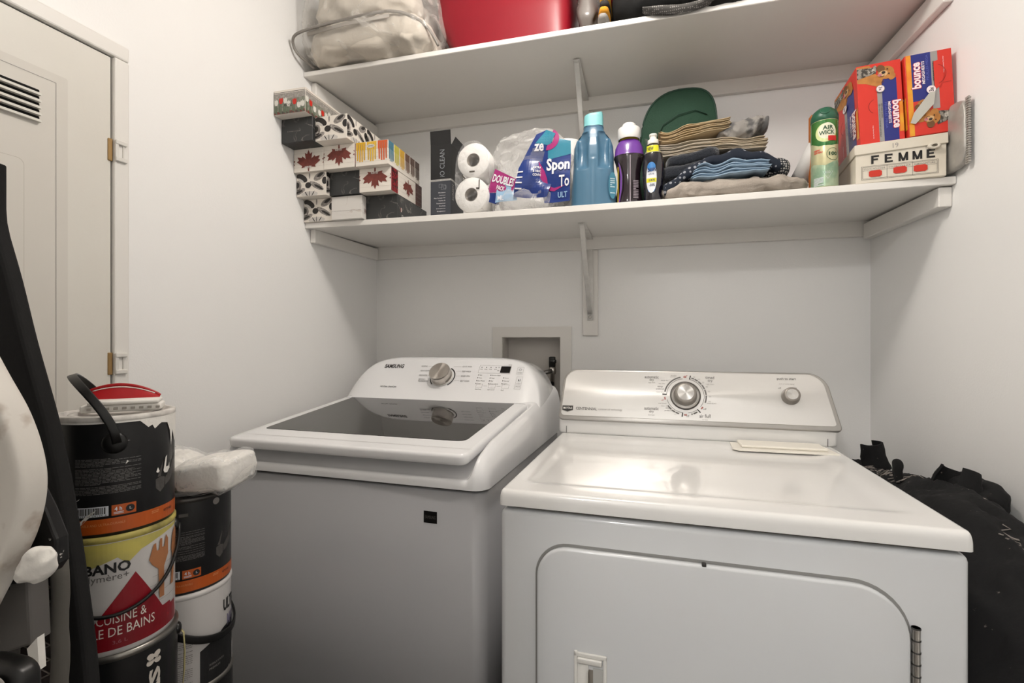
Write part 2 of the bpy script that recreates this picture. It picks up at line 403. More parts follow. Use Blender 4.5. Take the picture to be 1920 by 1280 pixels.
def bracket(x, yt, zt, zb, label, tilt):
    r = thing('shelf_bracket', label, 'bracket', (x, 1.872, zb), group='painted metal shelf brackets')
    m = M('bracket_paint', '#dcdad6', 0.4, metal=0.2, bump=0.2, bscale=80, mottle=0.5, mscale=30, mcol='#bdbcb8')
    H = zt-zb; D = 1.872-yt
    b = MB(); b.box((-0.011, -0.0035, -0.02), (0.011, -0.0003, H-0.006), m, 0.001, 1); b.build('wall_leg', r)
    b = MB(); b.box((-0.011, -D, H-0.0042), (0.011, -0.004, H-0.0012), m, 0.001, 1)
    b.box((-0.008, -D-0.002, H-0.009), (0.008, -D+0.02, H-0.004), m, 0.002, 1); b.build('shelf_arm', r)
    b = MB(); P = [(0, -0.006, 0.005), (0, -0.028, 0.03), (0, -D*0.55, H*0.52), (0, -D+0.02, H-0.018), (0, -D+0.008, H-0.006)]
    b.tube(P, 0.009, m, 12, flat=(0.017, 0.009), up=(0, 1, 0.3)); b.build('brace', r)
    b = MB(); b.lathe([(0, 0), (0.005, 0.0), (0.006, 0.0015), (0.003, 0.004), (0, 0.004)], CHROME, 14, X=Matrix.Translation((0, -0.0035, -0.008)) @ Matrix.Rotation(pi/2, 4, 'X')); b.build('screw', r)
    return r
bracket(-0.192, 1.60, 1.584, 1.295, 'painted metal shelf bracket under the lower shelf above the outlet box', 0)
bracket(-0.207, 1.585, 2.109, 1.80, 'painted metal shelf bracket under the upper shelf behind the blue bottle', 0)

# ------------------------------------------------------------------ small door in the left wall
RUST = M('rusty_gap', '#9a6a33', 0.8); DARK = M('dark_void', '#0c0b0a', 0.9)
b = MB()
b.box((-1.82, 1.839, -0.05), (-1.014, 1.873, 0.012), TRIM, 0.004, 2, X=XL, smooth=False)
b.box((-1.046, 0.0, -0.05), (-1.014, 1.8385, 0.012), TRIM, 0.004, 2, X=XL, smooth=False)
b.box((-1.852, 0.0, -0.05), (-1.82, 1.873, 0.012), TRIM, 0.004, 2, X=XL, smooth=False)
b.box((-1.8195, 0.0, -0.05), (-1.0465, 1.8385, -0.045), RUST, X=XL)
b.build('trim_9', kind='structure')
d = thing('door_1', None, None, BL, atan2(-DL.y, -DL.x)); d['kind'] = 'structure'
# local: x = u (toward the back), y = into the wall, z = up
def XD(): return Matrix(((1, 0, 0, 0), (0, 0, -1, 0), (0, 1, 0, 0), (0, 0, 0, 1)))
X = XD(); b = MB()
b.box((-1.817, 0.01, -0.044), (-1.0485, 1.8365, 0.004), DOOR, 0.0025, 2, X=X, smooth=False)
DM = lambda u, v, h=0: Vector((u, -(0.004+h), v))
b.poly(DM, rrect(-1.73, 0.12, -1.132, 1.744, 0.004), M('door_panel', '#d2cec6', 0.5, mottle=0.3, mscale=3, mcol='#c6c0b5'), 1)
for (x0, y0, x1, y1) in ((-1.71, 1.7255, -1.153, 1.7265), (-1.1535, 0.14, -1.1525, 1.7265), (-1.71, 0.14, -1.709, 1.7265)): b.rect(DM, x0, y0, x1, y1, INKL, 2)
G = M('faint_line', '#b9b4aa', 0.6)
b.poly(DM, rrect(-1.69, 0.5, -1.205, 1.552, 0.012), G, 2); b.poly(DM, rrect(-1.689, 0.501, -1.206, 1.551, 0.012), M('door_panel', '', 0), 3)
b.build('door_leaf', d)
b = MB()
for k in range(5):
    z1 = 1.698-k*0.0133
    b.poly(DM, rrect(-1.66, z1-0.0088, -1.181, z1, 0.002), DARK, 3)
    b.prism([(-1.66, z1-0.0088), (-1.1815, z1-0.0088), (-1.1815, z1-0.0128), (-1.66, z1-0.0128)], -0.0128, -0.004, DOOR, 'xz')
    b.prism([(-0.004, z1-0.0128), (-0.0125, z1-0.0092), (-0.012, z1-0.0078), (-0.004, z1-0.0105)], -1.66, -1.183, DOOR, 'yz')
b.build('vent_louvre', d)
for zc_ in (1.627, 1.145):
    b = MB(); BR_ = M('brass_worn', '#a8895c', 0.4, metal=0.6)
    b.box((-1.056, zc_-0.025, 0.002), (-1.047, zc_+0.025, 0.0075), BR_, 0.001, 1, X=X, smooth=False)
    hm = M('hinge_paint', '#dcd9d3', 0.35)
    b.box((-1.047, zc_+0.014, 0.010), (-1.022, zc_+0.024, 0.0185), hm, 0.0015, 1, X=X, smooth=False)
    b.box((-1.047, zc_-0.024, 0.010), (-1.022, zc_-0.014, 0.0185), hm, 0.0015, 1, X=X, smooth=False)
    b.box((-1.047, zc_-0.02, 0.010), (-1.040, zc_+0.02, 0.017), hm, 0.001, 1, X=X, smooth=False)
    b.box((-1.030, zc_-0.016, 0.010), (-1.026, zc_+0.016, 0.015), hm, 0.001, 1, X=X, smooth=False)
    b.build('hinge', d)

# ceiling lamp above (its light is LIGHT_CEIL)
cl = thing('ceiling_light', 'round white ceiling light above the washing machine', 'ceiling light', (-0.12, 0.86, 2.419))
b = MB(); b.lathe([(0.12, 0), (0.12, -0.008), (0.10, -0.0115), (0.0, -0.0115)], TRIM, 40, cap=False); b.build('base_plate', cl)

# ================================================================== WASHER
ws = thing('washing_machine', 'white top-loading washing machine with a dark glass lid, left of the dryer', 'washing machine', (-1.006, 1.011, 0), radians(-2.5))
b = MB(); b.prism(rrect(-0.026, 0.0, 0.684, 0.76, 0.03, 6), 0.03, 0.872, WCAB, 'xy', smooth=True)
b.prism(rrect(-0.010, 0.012, 0.67, 0.745, 0.03, 6), 0.870, 0.880, M('seam_dark', '#5a5856', 0.7), 'xy')
b.box((0.02, 0.03, 0.0), (0.64, 0.72, 0.031), M('base_dark', '#3a3a3b', 0.7))
FM = plane((0, -0.0002, 0), (1, 0, 0), (0, 0, 1)); FMx = lambda u, v, h=0: Vector((u, -0.0006-h, v))
b.rect(FMx, 0.5445, 0.800, 0.5765, 0.826, M('sticker_black', '#141313', 0.3), 1)
b.text(FMx, 'SAMSUNG', 0.548, 0.8095, 0.573, 0.8165, M('sticker_print', '#55524f', 0.5), layer=2)
b.build('cabinet', ws)
def sst(x, a, b_): t = min(1, max(0, (x-a)/(b_-a))); return t*t*(3-2*t)
def lidz(y): return 0.957+0.104*y
X0, X1 = -0.030, 0.690
def coverz(x, y):
    seam = 0.880
    def e(d, R, p=2.4): t = min(1, max(0, d/R)); return (1-(1-t)**p)**(1/p)
    side = e(min(x-X0, X1-x), 0.040, 2.8); fr = e(y+0.006, 0.050, 2.6)
    T = lidz(y)-0.001 - 0.012*(1-sst(y, 0, 0.12))
    z_out = seam+(T-seam)*side*fr
    zin = seam+0.020*e(y+0.006, 0.012, 2.6)+(lidz(y)-0.030-seam-0.020)*sst(y, 0.004, 0.085)
    m = sst(x, -0.010, 0.010)*(1-sst(x, 0.640+0.004, 0.664))
    if y > 0.475: m = 0
    return z_out*(1-m)+min(zin, z_out)*m if m > 0 else z_out
b = MB()
def uu(n, k=3):
    return [0.5-0.5*cos(pi*i/n)*1.0 for i in range(n+1)]
us = sorted(set([i/60 for i in range(61)]+[0.0005, 0.002, 0.005, 0.009, 0.014, 0.02, 0.0275, 0.035, 0.042, 0.05, 0.9995, 0.998, 0.995, 0.991, 0.986, 0.98, 0.97, 0.96, 0.955, 0.95, 0.945, 0.94, 0.935, 0.93]))
vs_ = sorted(set([j/50 for j in range(51)]+[0.0003, 0.001, 0.0025, 0.005, 0.008, 0.012, 0.017, 0.025, 0.032, 0.045, 0.055, 0.065]))
def cov(u, v):
    x = X0+(X1-X0)*u; y = -0.006+0.776*v
    rc = 0.03; dx = min(x-X0, X1-x)
    pz = coverz(x, y); rc = 0.034; dx = min(max(dx, 0), rc); push = rc-sqrt(max(0, rc*rc-(rc-dx)**2)); return (x, y+push*(1-v)**9, pz)
b.grid(cov, 0, 0, WHT, us=us, vs_=vs_)
b.grid(lambda u, v: (X0+(X1-X0)*u, 0.770, 0.880+(coverz(X0+(X1-X0)*u, 0.770)-0.880)*v), 0, 1, WHT, us=us, vs_=[1, 0])
b.build('top_cover', ws)
# lid
LX = Matrix.Translation((0, 0, 0.957)) @ Matrix.Rotation(math.atan(0.104), 4, 'X')
b = MB(); b.prism(rrect(0.0, -0.012, 0.648, 0.474, [0.004, 0.004, 0.022, 0.022], 6), -0.026, 0.0, WHT, 'xy', bev=0.008, seg=3, X=LX, smooth=True)
LM = lambda u, v, h=0: LX @ Vector((u, v, h))
b.rect(LM, 0.004, 0.0275, 0.646, 0.0284, M('seam_line', '#a5a29f', 0.6), 1)
b.build('lid', ws)
b = MB(); GL = M('tinted_glass', '#23211f', 0.02, ior=1.5)
gp = rrect(0.036, 0.078, 0.609, 0.465, [0.004, 0.004, 0.010, 0.022], 6)
b.prism(gp, -0.004, 0.0012, GL, 'xy', X=LX); b.build('glass_panel', ws)
# console
cxm = 0.327
def Hc(x):
    t = abs(x-cxm)/0.358; t = min(t, 1.0); return 0.885+(1.139-0.885)*(1-t**7)**0.42
def prof(x):
    H = Hc(x); t = min(1, abs(x-cxm)/0.358); yo = 0.05*t**10
    Hf = max(H-0.016, 0.89); pts = []
    for k in range(9):
        z = 0.985+(Hf-0.985)*k/8 if Hf > 0.985 else Hf
        z = 0.885+(z-0.885)
        pts.append((0.475+(z-1.005)*0.11/0.12+yo+0.0006, z))
    yb = pts[-1][0]
    pts += [(yb+0.007, Hf+0.008), (yb+0.018, Hf+0.0135), (yb+0.032, H), (yb+0.07, H), (0.74, H-0.01), (0.765, H-0.03), (0.775, 0.885)]
    return pts
b = MB(); N = 14; xs = [cxm+0.3579*sp for sp in [-cos(pi*i/56) for i in range(57)]]
P = [prof(x) for x in xs]; vs = [(x, p[0], p[1]) for x, pr in zip(xs, P) for p in pr]; n = len(P[0])
b.add(vs, [[i*n+k, (i+1)*n+k, (i+1)*n+k+1, i*n+k+1] for i in range(len(xs)-1) for k in range(n-1)], WHT, True)
CM = plane((0, 0.475, 1.005), (1, 0, 0), (0, 0.11, 0.12))
b.text(CM, 'SAMSUNG', 0.094, 0.1305, 0.170, 0.148, INK, bold=0.03)
b.text(CM, 'Self Clean  SmartCare', 0.113, 0.046, 0.175, 0.053, INK, bold=0.01)
for s, x0, y0, x1, y1 in (('NORMAL', .238, .138, .262, .144), ('HEAVY DUTY', .241, .118, .275, .124), ('DELICATES', .243, .098, .273, .104), ('BEDDING /', .2475, .081, .273, .087), ('WATERPROOF', .2475, .0725, .285, .0795),
                          ('QUICK WASH', .392, .1385, .426, .145), ('DEEP WASH', .396, .118, .428, .124), ('RINSE+SPIN', .398, .098, .430, .104), ('SELF CLEAN', .401, .078, .433, .084)):
    b.text(CM, s, x0, y0, x1, y1, INKG, bold=0.0)
for x0, x1, y in ((.265, .305, .141), (.278, .295, .121), (.276, .292, .101), (.288, .296, .079), (.36, .389, .1415), (.376, .393, .121), (.376, .395, .101), (.378, .398, .081)):
    b.rect(CM, x0, y, x1, y+0.0006, INKL, 2)
b.ringarc(CM, 0.333, 0.0955, 0.0405, 0.0445, radians(-50), radians(62), INK, 2); b.ringarc(CM, 0.333, 0.0955, 0.0405, 0.0445, radians(190), radians(228), INK, 2)
b.frame(CM, .4546, .1157, .5661, .1488, .0006, INKL, 2); b.rect(CM, .5307, .1185, .5645, .1455, M('display_black', '#141312', 0.15), 3)
for x in (.463, .479, .495, .513): b.ell(CM, x, .140, .0018, .0018, INK, 2, n=8); b.text(CM, 'rinse', x-.005, .1305, x+.005, .1345, INKG, layer=2)
b.text(CM, 'TEMP', .553, .1505, .566, .154, INKG)
b.text(CM, '99', .520, .138, .527, .143, INKG); b.text(CM, '88', .520, .125, .527, .130, INKG)
for cx0, ws_ in ((.458, ('Hot', 'Warm', 'Eco Warm', 'Cold')), (.5015, ('Extra High', 'High', 'Mid', 'Rinse Only')), (.547, ('Heavy', 'Normal', 'Light'))):
    for k, t in enumerate(ws_):
        y = (.107 if len(ws_) == 4 else .097)-k*.0118
        b.rect(CM, cx0, y-.002, cx0+.002, y+.0025, INK, 2); b.text(CM, t, cx0+.0045, y-.0025, cx0+.0045+.0030*len(t), y+.0025, INKG)
for x0, x1, t in ((.462, .4834, 'Wash Temp'), (.5054, .5283, 'Spin Level'), (.5499, .5739, 'Soil')):
    b.frame(CM, x0, .055, x1, .0705, .0006, INKL, 2); b.text(CM, t, x0, .0455, x0+.0023*len(t), .051, INKG)
for x in (.487, .532): b.rect(CM, x, .0625, x+.014, .0632, INKL, 2)
b.frame(CM, .5878, .1137, .6095, .143, .0006, INKL, 2); b.ringarc(CM, .5987, .133, .0033, .0043, radians(120), radians(420), INK, 2); b.rect(CM, .5983, .134, .5991, .1385, INK, 2); b.text(CM, 'POWER', .5915, .117, .6063, .122, INKG)
b.frame(CM, .5925, .0534, .6125, .1035, .0006, INKL, 2); b.poly(CM, [(.599, .085), (.599, .094), (.604, .0895)], INK, 2); b.rect(CM, .6055, .085, .607, .094, INK, 2)
b.text(CM, 'START', .596, .073, .610, .078, INKG); b.text(CM, 'PAUSE', .596, .062, .610, .067, INKG)
b.build('console', ws)
kx = frame_matrix(CM(0.331, 0.0955), (1, 0, 0), (0, 0.11, 0.12))
b = MB(); KM = M('knob_metal', '#c6c0b9', 0.33, metal=1.0, aniso=0.85); radial_brushed(KM); b.lathe([(0.036, 0), (0.0365, 0.004), (0.036, 0.030)], KM, 56, cap=False); b.lathe([(0.036, 0.030), (0.0345, 0.0335)], KM, 56, cap=False); b.lathe([(0.0345, 0.0335), (0.0, 0.0335)], KM, 56, cap=False, smooth=False)
b.lathe([(0.0395, 0.0003), (0.0395, 0.002), (0.036, 0.003)], M('knob_white', '#d8d5d1', 0.4), 56, cap=False); kn = b.build('selector_knob', ws); kn.matrix_local = kx

# ================================================================== DRYER
dr = thing('tumble_dryer', 'white tumble dryer with a silver control panel, right of the washer', 'dryer', (-0.264, 0.904, 0), radians(-1.85))
DRB = M('dryer_enamel_shaded', '#d6d8da', 0.2, coat=0.4, mottle=0.12, mscale=7, mcol='#cfcbc5')  # white steel like the top; the front's weaker light is put into this grey
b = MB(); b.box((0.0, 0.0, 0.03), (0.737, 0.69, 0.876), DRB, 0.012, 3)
b.prism(rrect(0.012, 0.012, 0.725, 0.68, 0.02), 0.870, 0.884, M('seam_brown', '#5a4f44', 0.8), 'xy')
b.box((0.03, 0.04, 0.0), (0.70, 0.66, 0.031), M('base_dark', '', 0)); b.build('cabinet', dr)
b = MB()
def topz(x, y):
    def e(d, R, p=2.0): t = min(1, max(0, d/R)); return (1-(1-t)**p)**(1/p)
    z = 0.8845+0.0285*e(min(x-0.0, 0.737-x), 0.010, 3.2)*e(y+0.004, 0.013, 3.2)
    inn = sst(x, 0.035, 0.055)*(1-sst(x, 0.655, 0.70))*sst(y, 0.058+0.01*x, 0.078+0.01*x)*(1-sst(y, 0.50, 0.56))
    return z-0.004*inn
us = sorted(set([i/70 for i in range(71)]+[.0008, .002, .004, .007, .011, .9992, .998, .996, .993, .989]))
vv = sorted(set([j/70 for j in range(71)]+[.0005, .0015, .003, .006, .010, .018]))
def dtop(u, v):
    x, y = 0.737*u, -0.006+0.706*v; rc = 0.009; dx = min(max(min(x, 0.737-x), 0), rc)
    return (-0.001+x*0.7405/0.737, y+(rc-sqrt(max(0, rc*rc-(rc-dx)**2)))*(1-v)**12, topz(x, y+0.002))
b.grid(dtop, 0, 0, WHT2, us=us, vs_=vv)
b.grid(lambda u, v: (lambda p: (p[0], p[1], 0.8835+0.0015*v))(dtop(u, 0)), 0, 1, WHT2, us=us, vs_=[0, 1])
b.build('top_panel', dr)
b = MB(); LI = M('lint_door_plastic', '#ece7dc', 0.4)
b.prism([(0.476, 0.505), (0.492, 0.49), (0.722, 0.50), (0.712, 0.594), (0.480, 0.59)], 0.9115, 0.9155, LI, 'xy', bev=0.0015)
b.prism([(0.500, 0.517), (0.700, 0.522), (0.700, 0.594), (0.498, 0.592)], 0.9155, 0.923, LI, 'xy', bev=0.003); b.build('lint_door', dr)
b = MB()
co = [(-0.006, 0.0), (0.748, 0.0), (0.748, 0.045), (-0.006, 0.045)]
b.box((-0.006, 0.603, 0.912), (0.747, 0.71, 0.962), WHT2, 0.008, 3)
KX = Matrix(((1, 0, 0, 0), (0, 0, 1, 0), (0, 1, 0, 0), (0, 0, 0, 1)))
b.prism([(0.6015, 0.955), (0.650, 1.072), (0.66, 1.078), (0.70, 1.078), (0.71, 1.07), (0.712, 0.955)], 0.012, 0.722, WHT2, 'yz')
b.prism([(0.650, 1.06), (0.6575, 1.101), (0.70, 1.101), (0.71, 1.06)], 0.042, 0.680, WHT2, 'yz')
b.rect(lambda u, v, h=0: Vector((u, 0.6025-h, v)), 0.017, 0.914, 0.0185, 0.935, INK, 1); b.rect(lambda u, v, h=0: Vector((u, 0.6025-h, v)), 0.722, 0.914, 0.7235, 0.935, INK, 1)
b.build('console_housing', dr)
DMp = plane((0, 0.600, 0.968), (1, 0, 0), (0, 0.055, 0.134)); DX = frame_matrix((0, 0.600, 0.968), (1, 0, 0), (0, 0.055, 0.134))
def slant(pts): return [(x-(y*0.16 if x > 0.4 else -y*0.07), y) for x, y in pts]
b = MB(); b.prism(slant(rrect(-0.007, -0.013, 0.756, 0.151, [0.045, 0.040, 0.016, 0.014], 10)), -0.012, -0.0008, M('bezel_grey', '#a9a6a2', 0.35, metal=0.7), 'xy', bev=0.004, seg=3, X=DX, smooth=True); b.build('bezel', dr)
b = MB(); SV = M('silver_fascia', '#cfcdca', 0.36, metal=0.75, aniso=0.6, mottle=0.12, mscale=8, mcol='#b9b6b2')
b.prism(slant(rrect(0.0, 0.0, 0.745, 0.1455, [0.038, 0.034, 0.012, 0.010], 10)), -0.002, 0.0008, SV, 'xy', bev=0.0008, seg=1, X=DX)
D2 = lambda u, v, h=0: DMp(u, v, h+0.0008)
for t, x0, y0, x1, y1, m, bo in (('automatic', .2494, .1245, .290, .1334, INKG, .01), ('dry', .2634, .1145, .2765, .1241, INKG, .01), ('high heat', .2602, .1086, .2799, .1130, INKL, 0),
    ('automatic', .2496, .027, .290, .0362, INKG, .01), ('dry', .2632, .0165, .2766, .0261, INKG, .01), ('low heat', .261, .0098, .2789, .0143, INKL, 0),
    ('timed', .4213, .1262, .4454, .1350, INKG, .01), ('dry', .4275, .1155, .4407, .1245, INKG, .01), ('high heat', .4225, .1075, .4445, .112, INKL, 0),
    ('air fluff', .402, .0095, .4327, .0200, INKG, .01), ('no heat', .409, .0025, .4239, .0065, INKL, 0), ('push to start', .6101, .1261, .6579, .1351, INKG, .01),
    ('end of cycle signal', .6143, .1141, .6525, .1178, INKL, 0), ('off', .6114, .1014, .6185, .1063, INKG, 0), ('on', .651, .1026, .6573, .1064, INKG, 0),
    ('CENTENNIAL', .046, .0190, .1107, .0275, INKG, .02), ('commercial technology', .115, .0185, .1853, .0262, INKL, 0),
    ('wrinkle', .3245, .1335, .3405, .1375, INKL, 0), ('prevent', .3245, .128, .3405, .1325, INKL, 0), ('damp dry', .2965, .1165, .318, .1205, INKL, 0), ('less dry', .290, .1065, .308, .111, INKL, 0),
    ('energy', .287, .096, .302, .101, INKG, 0), ('preferred', .283, .089, .305, .0945, INKG, 0), ('more dry', .283, .080, .304, .084, INKL, 0),
    ('cool down', .289, .046, .312, .050, INKL, 0), ('less dry', .298, .038, .318, .042, INKL, 0), ('energy', .310, .031, .326, .036, INKG, 0), ('preferred', .307, .024, .330, .0295, INKG, 0), ('very', .331, .020, .340, .025, INKL, 0), ('dry', .333, .0145, .339, .019, INKL, 0),
    ('cool down', .4235, .051, .4485, .055, INKL, 0), ('off', .363, .1325, .372, .137, M('ink_red', '#a86a64', 0.6), 0), ('off', .3665, .010, .3745, .0155, INKG, 0), ('off', .2975, .0555, .3045, .0605, M('ink_red', '', 0), 0), ('off', .413, .033, .4215, .038, INKG, 0)):
    b.text(D2, t, x0, y0, x1, y1, m, bold=bo)
for k, (t, a) in enumerate((('70', 68), ('60', 55), ('50', 42), ('40', 28), ('30', 14), ('20', 0), ('10', -13))):
    x = .365+.067*cos(radians(a)); y = .0725+.063*sin(radians(a)); b.text(D2, t, x-.003, y-.002, x+.003, y+.002, INKL)
cx, cy = .3645, .0735
def arc(a0, a1, r0, r1, m, n=14): b.ringarc(D2, cx, cy, r0, r1, radians(a0), radians(a1), m, 2, n)
for a0, a1 in ((102, 170), (-20, 2), (4, 20), (22, 36), (38, 50), (52, 62), (64, 72), (-68, -76+20), (-74, -70), (213, 228), (230, 240), (242, 252)): arc(min(a0, a1), max(a0, a1), .0555, .0595, INKG)
for a in (90, 190, 270, -38): arc(a-4, a+4, .0555, .0595, M('ink_red', '', 0), 3)
arc(97, 178, .0515, .0525, INK); arc(195, 262, .0515, .0525, INK); arc(-82, -50, .0515, .0525, INK); arc(-38, 76, .0515, .0525, INK)
for a in (178, 76, 262, -50): arc(a-2, a+1, .0515, .064, INK, 2)
mg = M('badge_black', '#2a2827', 0.3)
b.poly(D2, [(.0035, .031), (.0377, .0315), (.0377, .0165), (.0205, .0105), (.0035, .016)], M('badge_edge', '#8d8a86', 0.3, metal=0.6), 1)
b.poly(D2, [(.0050, .0298), (.0363, .0303), (.0363, .0178), (.0205, .0125), (.0050, .0174)], mg, 2); b.text(D2, 'MAYTAG', .0075, .0195, .0342, .0265, M('badge_print', '#e3e0dc', 0.4), bold=0.02, layer=3)
b.rect(D2, .6265, .099, .646, .1000, INKG, 2)
b.build('control_panel', dr)
def knob(cx, cy, parts, name):
    X = frame_matrix(DMp(cx, cy, 0.0009), (1, 0, 0), (0, 0.055, 0.134)); b = MB()
    for prof_, m in parts: b.lathe(prof_, m, 56, cap=False)
    o = b.build(name, dr); o.matrix_local = X; return o
KG = M('knob_grey', '#8f8a84', 0.35, metal=0.4); KS = M('knob_silver', '#cbc9c6', 0.25, metal=1.0, aniso=0.8); radial_brushed(KS); KR = M('ring_dark', '#4a4641', 0.4)
knob(.3648, .0735, (([(.0425, 0), (.0425, .003), (.0395, .003)], KR), ([(.0397, .003), (.039, .006), (.033, .008)], KS), ([(.033, .006), (.0300, .030), (.0275, .034), (.0225, .0345)], KG), ([(.0225, .0348), (.0, .0348)], KS)), 'timer_knob')
knob(.6400, .0800, (([(.0235, 0), (.0235, .004), (.021, .010), (.0205, .022), (.0185, .0245), (.0145, .0247)], KG), ([(.0145, .0249), (0, .0253)], KS)), 'start_knob')
# front door of the dryer
b = MB(); b.prism(rrect(0.070, 0.20, 0.662, 0.8225, [0.082, 0.062, 0.03, 0.03], 10), -0.0008, 0.003, M('gap_shadow', '#8f8e8c', 0.7), 'xz')
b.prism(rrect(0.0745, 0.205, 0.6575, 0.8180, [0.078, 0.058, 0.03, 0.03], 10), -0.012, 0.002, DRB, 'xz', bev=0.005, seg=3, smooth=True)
hx0, hx1 = 0.145, 0.203
DF = lambda u, v, h=0: Vector((u, -0.012-h, v))
b.build('door', dr); dd = bpy.data.objects['door']
b = MB()
HW = M('handle_plastic', '#dfddd8', 0.4)
for (x0, z0, x1, z1) in ((hx0, .44, hx0+.006, .638), (hx1-.006, .44, hx1, .634), (hx0, .628, hx1, .636)): b.box((x0, -0.0155, z0), (x1, -0.0115, z1), HW, 0.0015, 2)
b.box((hx0+.006, -0.019, .618), (hx1-.008, -0.0115, .628), HW, 0.002, 2)
b.box((hx0+.006, -0.0145, .44), (hx0+.026, -0.0115, .618), HW, 0.001, 1)
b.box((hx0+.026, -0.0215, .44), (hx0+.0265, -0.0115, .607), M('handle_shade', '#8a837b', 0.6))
b.box((hx0+.034, -0.0135, .44), (hx1-.006, -0.0115, .611), M('handle_grey', '#bfbfbc', 0.5))
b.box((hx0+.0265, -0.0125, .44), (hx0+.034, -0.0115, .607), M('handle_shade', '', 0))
b.build('handle', dd)
b = MB(); b.lathe([(0.0055, -0.045), (0.0055, 0.045)], CHROME, 14, X=Matrix.Translation((0.6650, -0.007, 0.717)))
for k in range(5): b.lathe([(0.0062, -0.002), (0.0062, 0.0)], M('hinge_dark', '#4d4c4a', 0.5, metal=0.5), 14, X=Matrix.Translation((0.6650, -0.007, 0.69+k*0.018)))
b.build('hinge', dd)
b = MB(); b.box((0.361, -0.013, 0.816), (0.368, -0.006, 0.822), INK, 0.001, 1); b.build('latch', dr)

# ================================================================== TISSUE BOXES
TW, TD, TH = 0.115, 0.226, 0.0768
CREAM = M('carton_cream', '#e4ddd3', 0.5); LEAF = M('leaf_brown', '#6e332b', 0.6, mottle=0.5, mscale=90, mcol='#8d4538'); GOLDW = M('logo_white', '#d9d5cf', 0.5)
MB1 = veined('marble_black', '#2f3030', '#a8a29a', 0.7, 20, 0.4, 0.022)
MW1 = veined('marble_white', '#d9d5d0', '#a08878', 0.6, 14, 0.4, 0.022)
TBK = M('print_black', '#2b2826', 0.5); TGR = M('print_hatch', '#77716c', 0.6, mottle=0.9, mscale=260, mcol='#b9b3ad'); TLG = M('print_light', '#c9c4be', 0.5)
PLANK = M('print_plank', '#bfb6aa', 0.5)
def faces(w, d, h):
    return {'f': plane((-w/2, -d/2, 0), (1, 0, 0), (0, 0, 1)), 'r': plane((w/2, -d/2, 0), (0, 1, 0), (0, 0, 1)), 'l': plane((-w/2, d/2, 0), (0, -1, 0), (0, 0, 1)), 't': plane((-w/2, -d/2, h), (1, 0, 0), (0, 1, 0))}
HALF = [(0, 1), (.10, .76), (.25, .84), (.2, .48), (.42, .66), (.47, .56), (.76, .62), (.66, .42), (.80, .34), (.44, .08), (.48, -.04), (.06, .03), (.035, -.25)]
def leaf(b, mp, cx, cy, s, up, m, W, H, layer=2):
    pts = [(x, y-.3) for x, y in HALF]+[(-x, y-.3) for x, y in reversed(HALF[1:])]
    sg = 1 if up else -1; q = [(cx+x*s*sg, cy+y*s*sg) for x, y in pts]
    # triangulate as strips, clipped to the face
    def clipy(p, y, less):
        return [(b_, a_) for a_, b_ in clipx([(d_, c_) for c_, d_ in p], y, less)]
    q = clipx(q, 0.0003, False); q = clipx(q, W-0.0003, True) if len(q) > 2 else q
    q = clipy(q, 0.0003, False) if len(q) > 2 else q; q = clipy(q, H-0.0003, True) if len(q) > 2 else q
    if len(q) > 2:
        bm = bmesh.new(); f = bm.faces.new([bm.verts.new((x, y, 0)) for x, y in q]); bmesh.ops.triangulate(bm, faces=[f])
        bm.verts.index_update(); b.add([tuple(mp(v.co.x, v.co.y, 0.00035*layer)) for v in bm.verts], [[v.index for v in f.verts] for f in bm.faces], m); bm.free()
def maple(b, mp, W, H, up, side=False):
    for k in range(1, 5): b.rect(mp, 0.001, H*k/5, W-0.001, H*k/5+0.0005, PLANK, 1)
    if not side:
        leaf(b, mp, W/2, H*(.42 if up else .60), H*.74, up, LEAF, W, H)
        for cx in (-0.032, W+0.032): leaf(b, mp, cx, H*.5, H*.62, not up, LEAF, W, H)
        b.text(mp, 'KEYES', W*.38, H*(.14 if up else .74), W*.60, H*(.24 if up else .84), GOLDW, bold=.03, layer=3)
    else:
        dr_ = M('print_darkred', '#8e1420', 0.5, mottle=0.9, mscale=110, mcol='#1a0d0d', lo=0.45, hi=0.55)
        b.rect(mp, 0.0005, 0.0005, 0.045, H-0.0005, dr_, 1); leaf(b, mp, 0.118, H*.55, H*.62, False, LEAF, W, H); b.rect(mp, 0.175, 0.0005, W-0.0005, H-0.0005, M('print_brown', '#4b2a24', 0.5, mottle=.5, mscale=60, mcol='#6c3b32'), 1)
